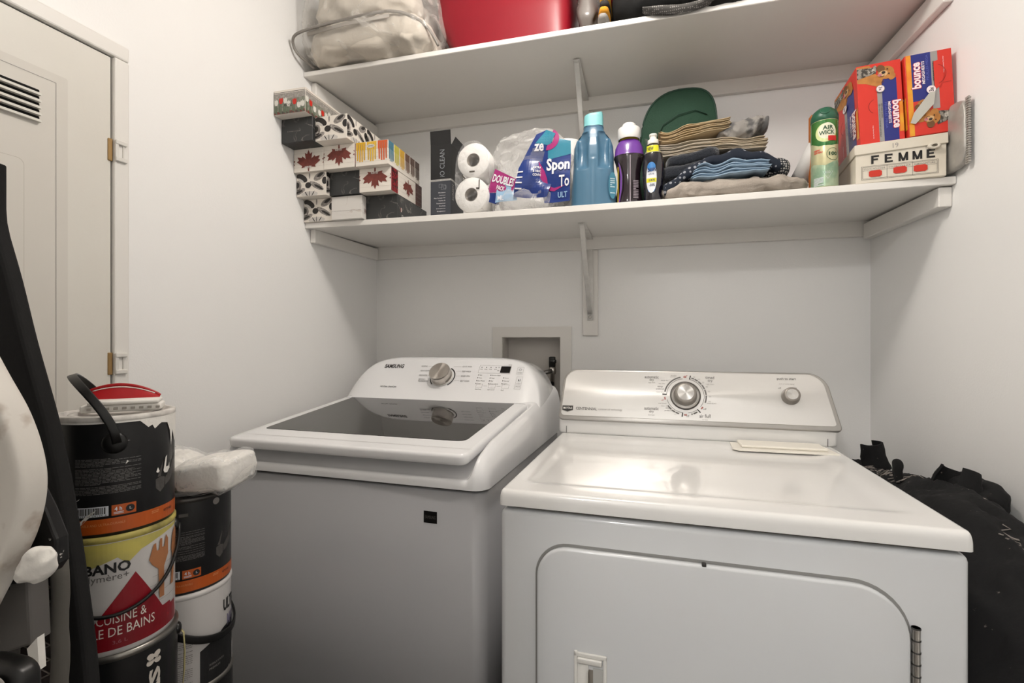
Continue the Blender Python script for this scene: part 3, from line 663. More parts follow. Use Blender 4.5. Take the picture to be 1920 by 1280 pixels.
def flower(b, mp, W, H, ox=0):
    def E(cx, cy, rx, ry, rot, m, l):
        pts = []; c_, s_ = cos(rot), sin(rot)
        for k in range(18):
            a = 2*pi*k/18; x, y = rx*cos(a)*H, ry*sin(a)*H; pts.append((cx*H+ox+x*c_-y*s_, cy*H+x*s_+y*c_))
        p = clipx(pts, 0.0004, False); p = clipx(p, W-0.0004, True) if len(p) > 2 else p
        p = [(y, x) for x, y in p]; p = clipx(p, 0.0004, False) if len(p) > 2 else p; p = clipx(p, H-0.0004, True) if len(p) > 2 else p
        p = [(y, x) for x, y in p][::-1]
        if len(p) > 2: b.poly(mp, p[::-1], m, l)
    for cx, cy, rx, ry, r, m, l in ((.28, .80, .30, .15, -.5, TBK, 1), (.22, .70, .18, .055, -.55, TLG, 2), (1.15, .82, .30, .15, .45, TGR, 1), (1.2, .88, .17, .07, .45, TBK, 2),
        (.06, .48, .19, .22, .1, TGR, 1), (.03, .50, .12, .13, 0, TBK, 2), (.16, .22, .30, .11, .35, TGR, 1), (.12, .20, .2, .05, .35, TBK, 2), (1.02, .42, .40, .12, -.5, TGR, 1), (1.12, .36, .25, .05, -.5, TBK, 2),
        (.60, .47, .15, .13, 0, TBK, 3), (.66, .08, .42, .13, 0, TLG, 1), (.50, .10, .02, .12, .6, TBK, 2), (.66, .1, .015, .13, 0, TBK, 2), (.84, .10, .02, .13, -.6, TBK, 2), (1.42, .62, .13, .16, 0, TBK, 1), (.66, .88, .035, .14, 0, TGR, 1)):
        E(cx, cy, rx, ry, r, m, l)
def tulips(b, mp, W, H, n, seed):
    rnd = random.Random(seed); tr = M('tulip_red', '#c92a1c', 0.5); tw = M('tulip_white', '#dcd9d1', 0.5); tg = M('leaf_green', '#5f6a57', 0.5); gd = M('print_shade', '#8e8983', 0.6, mottle=.8, mscale=150, mcol='#b4afa8')
    b.rect(mp, .0005, H*.62, W-.0005, H*.86, gd, 1); b.rect(mp, .0005, H*.885, W-.0005, H*.905, TBK, 1); b.rect(mp, 0.0005, 0.0005, W-.0005, H*.12, M('print_shadow', '#4a4640', 0.6, mottle=.8, mscale=80, mcol='#9b2a20'), 1)
    b.rect(mp, .0005, H*.12, W-.0005, H*.62, M('print_garden', '#8b8c80', .6, mottle=.8, mscale=120, mcol='#5f6655'), 1)
    for k in range(n):
        x = W*(k+.5)/n+rnd.uniform(-.003, .003); y = H*rnd.uniform(.25, .55); red = k % 3 == 1; r = H*.10; m = tr if red else tw
        b.poly(mp, [(x-.002, H*.02), (x+.003, H*.02), (x+.001, y), (x-.001, y)], tg, 2)
        b.poly(mp, [(max(x-r*1.2, .0006), H*.1), (x-.002, H*.05), (max(x-r*.6, .0006), y+H*.05)], tg, 2)
        pts = [(x-r*.55, y-r), (x+r*.55, y-r), (x+r*.95, y), (x+r*.85, y+r*1.5), (x+r*.35, y+r*1.0), (x, y+r*1.7), (x-r*.35, y+r*1.0), (x-r*.85, y+r*1.5), (x-r*.95, y)]
        pts = [(min(max(p, .0006), W-.0006), q) for p, q in pts]
        b.poly(mp, [pts[i] for i in (0, 1, 2, 3, 4)], m, 3); b.poly(mp, [pts[i] for i in (0, 4, 5, 6)], m, 3); b.poly(mp, [pts[i] for i in (0, 6, 7, 8)], m, 3)
def chairs(b, mp, W, H, cols, seed):
    w = W/len(cols); seat = M('print_seatgap', '#8c8378', 0.6)
    for k in range(1, 6): b.rect(mp, .0005, H*k/6, W-.0005, H*k/6+.0005, PLANK, 1)
    for i, c in enumerate(cols):
        m = M('chair_'+c.strip('#'), c, 0.5); x = w*i
        b.rect(mp, x+w*.05+.0005, H*.66, x+w*.95, H*.99, m, 1)
        for s_ in range(4):
            xa = x+w*(.10+.21*s_)
            b.poly(mp, [(xa+w*.06, H*.14+H*.06*abs(s_-1.5)), (xa+w*.18, H*.14+H*.06*abs(s_-1.5)), (xa+w*.15, H*.95), (xa, H*.95)], m, 2)
            b.rect(mp, xa+w*.155, H*.25, xa+w*.185, H*.92, seat, 3)
def tissue(x0, yf, row, style, label, w=TW):
    z = 1.6045+0.0772*(row-1)+(0.0002 if row > 1 else 0)
    if row == 1: z = zlow(x0+w/2, yf+0.02)+0.0003
    F = faces(w, TD, TH); b = MB(); base = {'black': MB1, 'white': MW1}.get(style, CREAM)
    b.box((-w/2, -TD/2, 0), (w/2, TD/2, TH), base, 0.0006, 1, smooth=False)
    if style in ('up', 'down'): maple(b, F['f'], w, TH, style == 'up'); maple(b, F['r'], TD, TH, False, True)
    if style == 'flower': flower(b, F['f'], w, TH); flower(b, F['r'], TD, TH, 0.0); flower(b, F['r'], TD, TH, 0.115)
    if style == 'tulip': tulips(b, F['f'], w, TH, 7, 5); tulips(b, F['r'], TD, TH, 12, 8); b.text(F['f'], 'KEYES', w*.34, TH*.30, w*.60, TH*.40, TBK, layer=4)
    if style == 'chairs':
        chairs(b, F['f'], w, TH, ['#d9a92c', '#e0b53a', '#cf5a2c'], 1); chairs(b, F['r'], TD, TH, ['#3f7f97', '#c9bf4a', '#d9a92c', '#6d4a3a', '#5b4036', '#4a3832'], 2)
        b.ell(F['f'], w*.48, TH*.80, w*.12, TH*.075, GOLDW, 4); b.text(F['f'], 'KEYES', w*.40, TH*.77, w*.56, TH*.83, TBK, layer=5)
    if style == 'white':
        b.rect(F['f'], .002, TH*.36, w-.002, TH*.368, TGR, 1); b.text(F['r'], 'W', .012, TH*.22, .028, TH*.45, M('print_maroon', '#5a2c28', .5), layer=2, bold=.02)
    if style == 'black':
        b.text(F['f'], 'K MARBLE LOTION', w*.2, TH*.44, w*.62, TH*.485, TGR, layer=1) if row == 4 else None
        if row == 1: b.text(F['r'], 'Kleenex', .03, TH*.1, .075, TH*.22, GOLDW, layer=1); b.rect(F['r'], .022, TH*.32, .031, TH*.50, M('flag_red', '#9a4a42', .5), 1); b.rect(F['r'], .0245, TH*.32, .0285, TH*.50, GOLDW, 2)
    b.ell(F['t'], w/2, TD/2, .03, .065, M('opening_dark', '#5c5752', .7), 1)
    o = b.build('tissue_box', loc=(x0+w/2, yf+TD/2, z)); tag(o, label, 'tissue box', 'tissue boxes stacked at the left end of the shelf'); return o
tissue(-1.1260, 1.448, 1, 'flower', 'black-and-white floral tissue box on the shelf, bottom left corner of the stack')
tissue(-1.0105, 1.438, 1, 'white', 'white marble patterned tissue box in the bottom row of the stack')
tissue(-0.8940, 1.462, 1, 'black', 'black marble tissue box on the shelf, lowest at the right end of the stack')
tissue(-1.1280, 1.413, 2, 'flower', 'black-and-white floral tissue box, second from the bottom against the left wall')
tissue(-1.0120, 1.430, 2, 'black', 'black marble tissue box directly above the white marble one')
tissue(-0.8960, 1.424, 2, 'down', 'maple leaf tissue box directly under the colourful garden chair box')
tissue(-1.1290, 1.401, 3, 'up', 'maple leaf tissue box with its leaf upright, against the left wall')
tissue(-1.0130, 1.400, 3, 'down', 'maple leaf tissue box immediately left of the colourful garden chair box')
tissue(-0.8965, 1.402, 3, 'chairs', 'tissue box printed with yellow and orange garden chairs', w=0.117)
tissue(-1.1310, 1.346, 4, 'black', 'black marble tissue box directly under the red tulip box')
tissue(-1.0145, 1.359, 4, 'flower', 'black-and-white floral tissue box right of the tulip box, highest of its pattern')
tissue(-1.1325, 1.314, 5, 'tulip', 'tissue box printed with red and white tulips, topmost of the stack')

# ================================================================== CLEANING KIT CARTON
ib = thing('cleaning_kit_carton', 'tall narrow black and slate carton with an open top flap', 'carton', (-0.643, 1.56, zlow(-0.643, 1.5)+.0004))
K1 = M('carton_black', '#1c1c1d', 0.5); K2 = M('carton_slate', '#3a3d44', .5); K3 = M('carton_grey', '#b6b4b0', .5); K4 = M('carton_print', '#8d9095', .5); K5 = M('carton_white_print', '#c9c9c9', .5)
W, D, H = .072, .115, .243
b = MB(); b.box((-W/2, -D/2, 0), (W/2, D/2, H), K1, .0005, 1, smooth=False); F = faces(W, D, H)
for k, w_ in (('f', W), ('r', D)): b.rect(F[k], .0003, .001, w_-.0003, .122, K2, 1); b.rect(F[k], .0003, .122, w_-.0003, .128, K3, 1)
f = F['f']
b.text(f, 'iO CLEAN', .033, .135, .050, .225, K4, bold=.0, rot=1)
b.text(f, 'iOCLEAN.CO    iOCLEAN.CA', .004, .1235, .068, .1265, K1, layer=2)
for x0, y0, s_ in ((.030, .100, .012), (.038, .093, .016), (.046, .096, .010)): b.frame(f, x0, y0, x0+s_, y0+s_, .0008, K4, 2)
for i, t in enumerate(('Monitors', 'Laptops', 'Flat Screen TV', 'Tablet &', 'Touchscreen', 'Devices', 'Smartphones', 'Eyeglasses')):
    ln = .0026*len(t)+.004; b.text(f, t, .053-ln, .082-.0088*i, .053, .0855-.0088*i, K5, bold=.02)
b.text(F['r'], 'SCREEN', .010, .06, .024, .112, K3, rot=1); b.build('carton_body', ib)
b = MB(); b.box((-W/2, -.0008, 0), (W/2, 0, .044), K1); o = b.build('top_flap', ib, loc=(0, -D/2+.001, H), rot=(radians(6), 0, 0))
b = MB(); b.prism([(0, 0), (.05, 0), (.04, .055), (.01, .055)], 0, .0008, K1, 'yz'); b.build('side_flap', ib, loc=(-W/2+.001, -.03, H), rot=(0, radians(-12), 0))
b = MB(); b.prism([(0, 0), (.10, 0), (.09, .03), (.01, .03)], 0, .0008, K1, 'yz'); b.build('side_flap', ib, loc=(W/2-.001, -.05, H-.001), rot=(0, radians(20), 0))

# ================================================================== TOILET PAPER IN WRAP
TP = M('tissue_paper', '#eceae7', .85, bump=.5, bscale=90); TC = M('cardboard_core', '#8f867c', .8, mottle=.5, mscale=40)
CLR = film('clear_wrap', '#ffffff', .03, .32, .1, .8, 30, .25)
def roll(x, yf, zc_, r, ln, label):
    X = Matrix.Translation((0, 0, r)) @ Matrix.Rotation(pi/2, 4, 'X')
    t = thing('toilet_paper_roll', label, 'toilet paper roll', (x, yf+ln/2, zc_-r), group='toilet paper rolls')
    b = MB(); b.lathe([(.0215, -ln/2), (r-.003, -ln/2), (r, -ln/2+.004), (r, ln/2-.004), (r-.003, ln/2), (.0215, ln/2)], TP, 48, X=X, cap=False)
    b.build('paper', t)
    b = MB(); b.lathe([(.0215, -ln/2), (.0215, ln/2), (.020, ln/2), (.020, -ln/2), (.0215, -ln/2)], TC, 32, X=X, cap=False); b.build('core', t)
    return t
roll(-.525, 1.47, 1.6605, .0555, .10, 'lower white toilet roll lying end-on beside the black carton')
roll(-.520, 1.475, 1.7715, .0545, .10, 'upper white toilet roll stacked on another, end-on')
wr = MB()
def wrapf(u, v):
    a = 2*pi*u; z = -0.058+.23*v; t = v
    prof_ = .0565+.001*noise.noise(Vector((cos(a)*3, sin(a)*3, t*6)))
    hx = prof_; hz = .1125
    ca, sa = cos(a), sin(a); x = hx*math.copysign(abs(ca)**.75, ca); zz = hz*math.copysign(abs(sa)**.85, sa)
    return x, zz
def wr_fn(u, v):
    x, zz = wrapf(u, v); y = -.054+.108*v
    return (x*(1-.0*v)+.002*noise.noise(Vector((x*40, zz*40, v*5))), y, .1125+zz)
wr.grid(wr_fn, 72, 10, CLR, wrapu=True)
ks = [wr_fn(i/72, 0) for i in range(72)]
wr.add(ks+[(0, -.0545, .1125)], [[i, (i+1) % 72, 72] for i in range(72)], CLR, True)
wm = plane((0, -.0552, .1125), (1, 0, 0), (0, 0, 1)); WI = M('wrap_print', '#4d4840', .6)
wr.rect(wm, -.008, .012, .010, .017, WI, 1)
for q in ([(-.034, .004), (-.031, .006), (-.020, -.006), (-.023, -.008)], [(-.023, -.008), (-.020, -.005), (-.032, -.014), (-.034, -.012)], [(.024, -.012), (.027, -.012), (.026, -.042), (.023, -.042)], [(.015, -.042), (.026, -.042), (.026, -.038), (.015, -.036)]): wr.poly(wm, q, WI, 1)
wo = wr.build('plastic_wrap', loc=(-.5225, 1.523, 1.6055)); tag(wo, 'clear plastic wrap around the two toilet rolls', 'plastic wrap')

# ================================================================== CRUMPLED BAG OF PAPER TOWELS
pt = thing('paper_towel_pack', 'torn clear plastic pack of paper towels with blue and magenta print', 'paper towel pack', (-.335, 1.60, zlow(-.335, 1.6)+.0005))
CL2 = film('clear_bag', '#f4f2f0', .10, .45, .12, 1.0, 16, .45)
def crumple(p, s_, f_, seed):
    q = p*f_+Vector((seed, seed*2, 0)); return s_*(1-2*abs(noise.noise(q))+.5*(1-2*abs(noise.noise(q*2.2))))
b = MB(); b.blob((-.018, .0, .14), (.262, .20, .285), CL2, .75, .75, .012, 11, seed=3, nu=110, nv=60); b.build('clear_bag', pt)
b = MB(); b.blob((-.03, -.075, .035), (.20, .09, .075), CL2, .7, .7, .012, 22, seed=9, nu=70, nv=30); b.build('crumpled_edge', pt)
for x, z0 in ((.085, .005),):
    b = MB(); b.lathe([(.02, 0), (.055, 0), (.058, .003), (.058, .245), (.055, .25), (.02, .25)], TP, 40, X=Matrix.Translation((x, .045, z0)), cap=False); b.build('paper_towel_roll', pt)
PBL = M('pack_blue', '#1c3478', .25, mottle=.4, mscale=18, mcol='#0f1f52'); PTE = M('pack_teal', '#2e7f97', .25); PMG = M('pack_magenta', '#9c2a6e', .25); PWH = M('pack_white', '#dedde2', .3); PLB = M('pack_skyblue', '#8fb0cc', .2)
def wavy(ox, oy, oz, U, V, amp, f_, seed):
    U = Vector(U).normalized(); V = Vector(V).normalized(); N = U.cross(V)
    def g(u, v, h=0): return Vector((ox, oy, oz))+U*u+V*v+N*(h*1.6+amp*noise.noise(Vector((u*f_+seed, v*f_, seed)))*2)
    return g
def sheet(b, mp, pts, m, layer=1):
    step = .008
    for q in strips(pts, step):
        qy = [(y, x) for x, y in q]
        for r_ in strips(qy, step): b.poly(mp, [(y, x) for x, y in r_][::-1], m, layer)
b = MB(); g1 = wavy(-.055, -.118, .045, (1, .12, 0), (.08, .06, 1), .010, 14, 2)
sheet(b, g1, [(0, 0), (.105, -.01), (.125, .07), (.115, .15), (.085, .205), (.055, .195), (.035, .15), (.008, .09)], PBL, 1)
sheet(b, g1, [(.055, .165), (.085, .205), (.115, .19), (.10, .155)], PTE, 2)
b.text(g1, 'ze', .052, .14, .082, .162, PWH, .03, layer=5); b.text(g1, 'EXTRA LARGE', .055, .085, .105, .093, PWH, .02, layer=5); b.text(g1, '& ABSORBENT', .055, .073, .105, .081, PWH, .02, layer=5); b.text(g1, 'CONVENIENT', .055, .061, .105, .069, PWH, .02, layer=5)
for k in range(4): b.rect(g1, .004, .02+.018*k, .024, .024+.018*k, PWH, 5)
b.build('blue_print_panel', pt, label='blue printed panel')
b = MB(); g2 = wavy(.022, -.110, .02, (1, -.05, 0), (.0, .10, 1), .007, 10, 7)
sheet(b, g2, [(.02, 0), (.10, .0), (.10, .18), (.06, .19), (.02, .165), (.0, .08)], PBL, 1); sheet(b, g2, [(.03, .135), (.10, .15), (.10, .19), (.06, .20), (.03, .18)], PTE, 2)
sheet(b, g2, [(.0, .135), (.02, .10), (.028, .075), (.03, .055), (.05, .045), (.085, .05), (.05, .035), (.022, .042), (.004, .085)], PMG, 3)
b.text(g2, 'Spon', .026, .088, .098, .138, PWH, .03, layer=6); b.text(g2, 'To', .066, .045, .098, .082, PWH, .02, layer=6); b.text(g2, 'ULT', .062, .012, .092, .030, PLB, .03, layer=6)
b.ringarc(g2, .030, .20, .018, .035, radians(-100), radians(60), PMG, 4); b.build('brand_panel', pt, label='navy and teal printed panel')
b = MB(); g3 = wavy(-.142, -.112, .065, (1, .05, -.30), (.30, .0, 1), .004, 14, 12)
sheet(b, g3, [(.0, .0), (.078, .02), (.085, .062), (.004, .078)], PMG, 1); b.text(g3, 'DOUBLES', .006, .036, .076, .062, PWH, .03, layer=5); b.text(g3, 'PACK', .026, .016, .052, .030, PWH, .03, layer=5); sheet(b, g3, [(0, 0), (.0, -.025), (.045, -.028), (.055, .012)], PBL, 1); b.build('magenta_panel', pt, label='magenta printed strip')
b = MB(); g4 = wavy(-.115, -.116, .03, (1, .1, 0), (.0, .05, 1), .006, 20, 15); sheet(b, g4, [(0, .0), (.07, .005), (.066, .038), (.032, .062), (.004, .04)], PLB, 1); b.text(g4, 'ML', .008, .006, .028, .022, PWH, .02, layer=5); b.build('sky_panel', pt, label='pale blue printed corner')

# ================================================================== BLUE DETERGENT BOTTLE
bb = thing('detergent_bottle', 'large light-blue plastic detergent jug with an aqua cap', 'bottle', (-.1465, 1.532, zlow(-.1465, 1.53)+.0004), radians(3))
BB = M('jug_blue', '#49708a', .32, coat=.2); BC = M('cap_aqua', '#7fc0c4', .4)
prf = [(0, .064, .036), (.004, .0675, .040), (.02, .0685, .041), (.06, .0675, .041), (.10, .064, .040), (.13, .0615, .038), (.16, .0615, .038), (.19, .0595, .036), (.212, .052, .032), (.228, .040, .028), (.240, .032, .026), (.247, .030, .0255), (.252, .031, .026), (.256, .029, .025)]
def jug(u, v):
    t = v*(len(prf)-1); i = min(int(t), len(prf)-2); k = t-i
    z, rx, ry = [prf[i][j]*(1-k)+prf[i+1][j]*k for j in range(3)]
    a = 2*pi*u; ca, sa = cos(a), sin(a); e = .8
    x = rx*math.copysign(abs(ca)**e, ca); y = ry*math.copysign(abs(sa)**e, sa)
    dz = (z-.176)/.058; hollow = max(0, 1-dz*dz)**.6 if abs(dz) < 1 else 0
    for cx_ in (-.031, .031):
        dx = (x-cx_)/.017
        if abs(dx) < 1 and hollow: y -= math.copysign(1, y)*(.026*hollow*(1-dx*dx)**.5)*(1 if y < 0 else .6)
    lab = math.exp(-((abs(x)-.0)/.006)**2)*(.002 if z < .15 else 0)
    return (x, y-(lab if y < 0 else 0), z)
b = MB(); b.grid(jug, 120, 110, BB, wrapu=True); b.add([jug(i/120, 0) for i in range(120)], [list(range(120))[::-1]], BB)
LB = lambda u, v, h=0: Vector((.045+u, -.0415+.0+(u*u*9)+u*.25-h, v))
b.lines(LB, .006, .03, .020, .085, 9, M('bottle_print', '#b9d3dc', .5), 5, 3)
b.ell(LB, .013, .062, .012, .04, M('bottle_label', '#3f7c93', .3), 1); b.build('jug_body', bb)
b = MB(); b.grid(lambda u, v: (lambda a, k: (k*.030*math.copysign(abs(cos(a))**.6, cos(a)), k*.026*math.copysign(abs(sin(a))**.6, sin(a)), .253+.043*v-.010*v*(1-cos(a))*.5))(2*pi*u, 1-.04*v if v < .92 else .93), 60, 14, BC, wrapu=True)
top = [(.028*math.copysign(abs(cos(a))**.6, cos(a))*.99, .024*math.copysign(abs(sin(a))**.6, sin(a))*.99, .296-.010*(1-cos(a))*.5) for a in [2*pi*i/60 for i in range(60)]]
b.add(top, [list(range(60))], BC); b.build('cap', bb)

# ================================================================== PURPLE BOTTLE
pb = thing('fabric_softener_bottle', 'dark translucent bottle with purple shoulder and white cap', 'bottle', (-.040, 1.535, zlow(-.04, 1.53)+.0004))
PT = M('bottle_smoky', '#2a1f26', .08, coat=.6, trans=.25); PP = M('bottle_purple', '#6b3a94', .2, coat=.4); PY = M('bottle_yellow', '#b59b2c', .4)
def oval(b, prof_, m, sx=1, sy=.72, n=56, cap=True): b.lathe(prof_, m, n, X=Matrix.Diagonal((sx, sy, 1, 1)), cap=cap)
b = MB(); oval(b, [(.038, 0), (.041, .004), (.041, .02), (.036, .05), (.033, .075), (.034, .105), (.040, .135), (.045, .150), (.0445, .156)], PT); oval(b, [(.0445, .156), (.043, .162), (.041, .180), (.034, .196), (.028, .203)], PP, cap=False); oval(b, [(.028, .203), (.0265, .21)], PY, cap=False); 
cm = lambda u, v, h=0: Vector((.042*sin(u/.042), -(.031+h)*cos(u/.042)-.0015, v))
b.poly(cm, [(-.034, .135), (-.026, .12), (-.020, .09), (-.021, .05), (-.028, .015), (-.034, .01), (-.027, .05), (-.026, .09)], PP, 2); b.rect(cm, -.038, .01, -.033, .12, PY, 1)
b.lines(cm, .014, .02, .031, .075, 12, M('print_pale', '#9a8f98', .5), 3, 2); b.rect(cm, .003, .002, .006, .15, M('print_seam', '#8b8189', .4), 2); b.build('bottle_body', pb)
b = MB(); b.lathe([(.0315, .205), (.033, .208), (.033, .238), (.030, .241), (.020, .2415), (.0195, .252), (.017, .2545), (0, .2545)], M('cap_white', '#e4e2df', .4), 40, cap=False); b.build('cap', pb)

# ================================================================== DISH SOAP BOTTLE
ds = thing('dish_soap_bottle', 'slim dark-blue dish soap bottle with a yellow neck band', 'bottle', (.030, 1.505, zlow(.03, 1.5)+.0004), radians(-4))
DN = M('soap_dark', '#0e0c1a', .06, coat=.8, trans=.1); CN = M('clear_neck', '#cfc9a8', .1, trans=.6)
b = MB(); oval(b, [(.023, 0), (.026, .004), (.026, .03), (.029, .07), (.031, .105), (.029, .13), (.025, .146)], DN, sy=.7); oval(b, [(.025, .146), (.018, .160), (.014, .170), (.0135, .178)], CN, sy=.8, cap=False)
cd = lambda u, v, h=0: Vector((.029*sin(u/.029), -(.0205+h)*cos(u/.029)-.001, v)); YL = M('label_yellow', '#d9d528', .4); WL = M('label_white', '#d6dadf', .35); BLb = M('label_blue', '#2f74b4', .35)
b.ell(cd, -.004, .072, .0155, .045, WL, 1, n=26, step=.004); b.ell(cd, -.004, .103, .012, .014, BLb, 2, n=20, step=.004); b.rect(cd, -.0185, .058, .0105, .070, YL, 3, .004); b.text(cd, 'DAWN', -.015, .088, .009, .100, M('print_navy', '#1a2350', .4), .04, layer=4); b.text(cd, 'ultra', -.012, .080, .004, .086, M('print_navy', '', 0), layer=4)
b.text(cd, '3X MORE', -.012, .061, .006, .067, M('print_navy', '', 0), .02, layer=5); b.text(cd, '-50%', -.010, .046, .006, .054, M('print_navy', '', 0), .02, layer=4); b.poly(cd, [(-.016, .040), (.008, .040), (.004, .030), (-.011, .030)], BLb, 2)
ln = lambda u, v, h=0: Vector((.0215*sin(u/.0215), -(.0155+h)*cos(u/.0215)-.003, v)); b.rect(ln, -.02, .148, .018, .166, YL, 2, .004); b.text(ln, 'NEW', -.016, .152, .002, .162, INK, .02, layer=5); b.build('bottle_body', ds)
b = MB(); b.lathe([(.0155, .174), (.016, .176), (.0155, .186), (.010, .190), (.0095, .197), (.0115, .199), (.011, .204), (0, .205)], M('cap_clear', '#dedbd2', .3), 30, cap=False); b.build('cap', ds)

# ================================================================== GREEN BAG
gb = thing('green_fabric_bag', 'dark green rounded fabric case behind the folded clothes', 'bag', (.105, 1.66, zlow(.1, 1.66)+.001))
GF = M('green_fabric', '#153c29', .75, bump=.25, bscale=300, sheen=.2); GD = M('green_piping', '#16382a', .6)
def case(u, v, grow=0):
    a = 2*pi*u; ca, sa = cos(a), sin(a); hw = .112; H_ = .375
    x = (hw+grow)*math.copysign(abs(ca)**.55, ca); z = (H_/2+grow)*math.copysign(abs(sa)**.45, sa)+H_/2
    x += -.02+.035*(z/H_)*1.0-.03*max(0, (z/H_-.6)); z -= .018*((x+.1)/.2 < .3)*0
    z2 = z-(.045*max(0, -(x)/.12)**1.5 if z > .25 else 0)
    return x, z2
b = MB(); 
def cs(u, v):
    x, z = case(u, v); y = -.07+.15*v; k = 1
    return (x, y, z)
b.grid(cs, 80, 8, GF, wrapu=True)
for y, flip in ((-.07, 1), (.08, 0)):
    ctr = (0.0, y+(-.018 if flip else .015), .19); n_ = 80; rings = []
    for j in range(7):
        t = j/6; rings.append([tuple(Vector(case(i/n_, 0)[0:1]+(0,)+case(i/n_, 0)[1:]).lerp(Vector((ctr[0], 0, ctr[2])), t)+Vector((0, y+((-.018 if flip else .015)*sin(t*pi/2)), 0))) for i in range(n_)])
    b.add([p for r_ in rings for p in r_], [[j*n_+i, j*n_+(i+1) % n_, (j+1)*n_+(i+1) % n_, (j+1)*n_+i] for j in range(6) for i in range(n_)], GF, True)
b.build('case_body', gb); gb.location = (.1126, 1.785, zlow(.11, 1.78)+.001); gb.scale = (1.072, .95, 1.13)
b = MB(); b.tube([(case(i/80, 0)[0], -.07, case(i/80, 0)[1]) for i in range(80)], .003, GD, 8, closed=True); b.build('piping', gb)
b = MB(); b.tube([(-.06, -.0855, .235), (-.045, -.088, .27), (0, -.089, .295), (.05, -.086, .305), (.085, -.08, .29)], .0016, GD, 8); b.build('pocket_seam', gb)

# ================================================================== PILE OF CLOTHES
gC = 'folded clothes piled on the lower shelf'
def cloth(name, label, c, size, m, e1=.35, e2=.3, amp=.004, f=14, groove=0, gamp=.0, rot=0, seed=1, bend=None, nu=120, nv=44, cat='clothes', parts=None, **kw):
    b = MB(); b.blob((0, 0, size[2]/2), size, m, e1, e2, amp, f, groove, gamp, nu, nv, 0, seed, bend=bend, **kw)
    o = b.build(name, loc=c, rotz=rot); tag(o, label, cat, gC); return o
LIN = M('linen_greige', '#a39a90', .9, bump=.5, bscale=260, mottle=.3, mscale=8, mcol='#8d8378'); NAV = M('towel_navy', '#141a24', .95, bump=.9, bscale=220, sheen=.4)
LBL = M('cotton_skyblue', '#8ba1b5', .9, bump=.2, bscale=200); CRM = M('cotton_cream', '#b59f7c', .9, bump=.2, bscale=150, mottle=.4, mscale=14, mcol='#8f8878'); CRW = M('cotton_ecru', '#b9b0a2', .9, bump=.3, bscale=150, mottle=.4, mscale=10, mcol='#b29a6e')
GRY = M('print_cloth_grey', '#8d8984', .9, mottle=.8, mscale=26, mcol='#4a4a4c', lo=.5, hi=.6)
def dotted(name, base, dot, scale, thr):
    m = M(name, base, .9); nt = m.node_tree; b_ = nt.nodes['Principled BSDF']; tc = nt.nodes.new('ShaderNodeTexCoord'); vo = nt.nodes.new('ShaderNodeTexVoronoi'); vo.inputs['Scale'].default_value = scale; vo.inputs['Randomness'].default_value = .25
    ls = nt.nodes.new('ShaderNodeMath'); ls.operation = 'LESS_THAN'; ls.inputs[1].default_value = thr; mx = nt.nodes.new('ShaderNodeMix'); mx.data_type = 'RGBA'; mx.inputs[6].default_value = srgb(base); mx.inputs[7].default_value = srgb(dot)
    nt.links.new(tc.outputs['Object'], vo.inputs['Vector']); nt.links.new(vo.outputs['Distance'], ls.inputs[0]); nt.links.new(ls.outputs[0], mx.inputs[0]); nt.links.new(mx.outputs[2], b_.inputs['Base Color']); return m
NDT = dotted('scarf_navy_print', '#1a212e', '#8f9298', 75, .30); KDT = dotted('knit_white_dots', '#23272d', '#b5b2ae', 150, .42)
z0 = zlow(.25, 1.56)+.0005
cloth('folded_shirt', 'crumpled greige linen shirt, lowest in the clothes pile', (.245, 1.568, z0+.001), (.385, .19, .046), LIN, .6, .45, .012, 16, 3, .0035, 0, 4, nv=70, nu=160)
def arch(p): return Vector((p.x, p.y, p.z+.055*(1-(p.x-.05)**2/.03)*(1 if True else 0)))
b = MB(); P = [(-.175, -.02, .012), (-.14, -.02, .03), (-.10, -.018, .062), (-.04, -.012, .088), (.03, -.01, .098), (.09, -.01, .085), (.13, -.01, .062)]
def lerpP(P, t):
    t *= len(P)-1; i = min(int(t), len(P)-2); k = t-i; k = k*k*(3-2*k) if 0 else k; return Vector(P[i]).lerp(Vector(P[i+1]), k)
b.grid(lambda u, v: (lambda c, a: (c.x+.002*cos(a*3+v*9), c.y+.075*math.copysign(abs(cos(a))**.5, cos(a)), c.z+(.021+.004*sin(v*22)*abs(cos(a)))*math.copysign(abs(sin(a))**.7, sin(a))+.003*sin(c.x*90)))(lerpP(P, v), 2*pi*u), 60, 60, NDT, wrapu=True)
for v_ in (0, 1):
    c_ = lerpP(P, v_); b.add([(c_.x, c_.y+.075*math.copysign(abs(cos(2*pi*i/60))**.5, cos(2*pi*i/60)), c_.z+.021*math.copysign(abs(sin(2*pi*i/60))**.7, sin(2*pi*i/60))) for i in range(60)], [list(range(60))], NDT)
o = b.build('patterned_scarf', loc=(.235, 1.575, z0+.020)); tag(o, 'navy scarf with white print draped diagonally through the clothes pile', 'scarf', gC)
b = MB(); b.blob((0, 0, .029), (.155, .15, .052), NAV, .6, .45, .003, 14, seed=2, bend=lambda p: Vector((p.x, p.y, p.z+.22*max(0, p.x+.02))), nu=90, nv=40); b.blob((.01, .0, .062), (.150, .15, .046), NAV, .65, .45, .003, 14, seed=5, bend=lambda p: Vector((p.x, p.y, p.z+.22*max(0, p.x+.02))), nu=90, nv=40)
o = b.build('towel', loc=(.132, 1.575, z0+.058)); tag(o, 'dark navy towel folded double, left of the light-blue shirt', 'towel', gC)
cloth('rolled_top', 'dark knit rolled up with small white dots, at the right end of the clothes pile', (.365, 1.565, z0+.052), (.075, .11, .062), KDT, .8, .7, .002, 16, 0, 0, 0, 6)
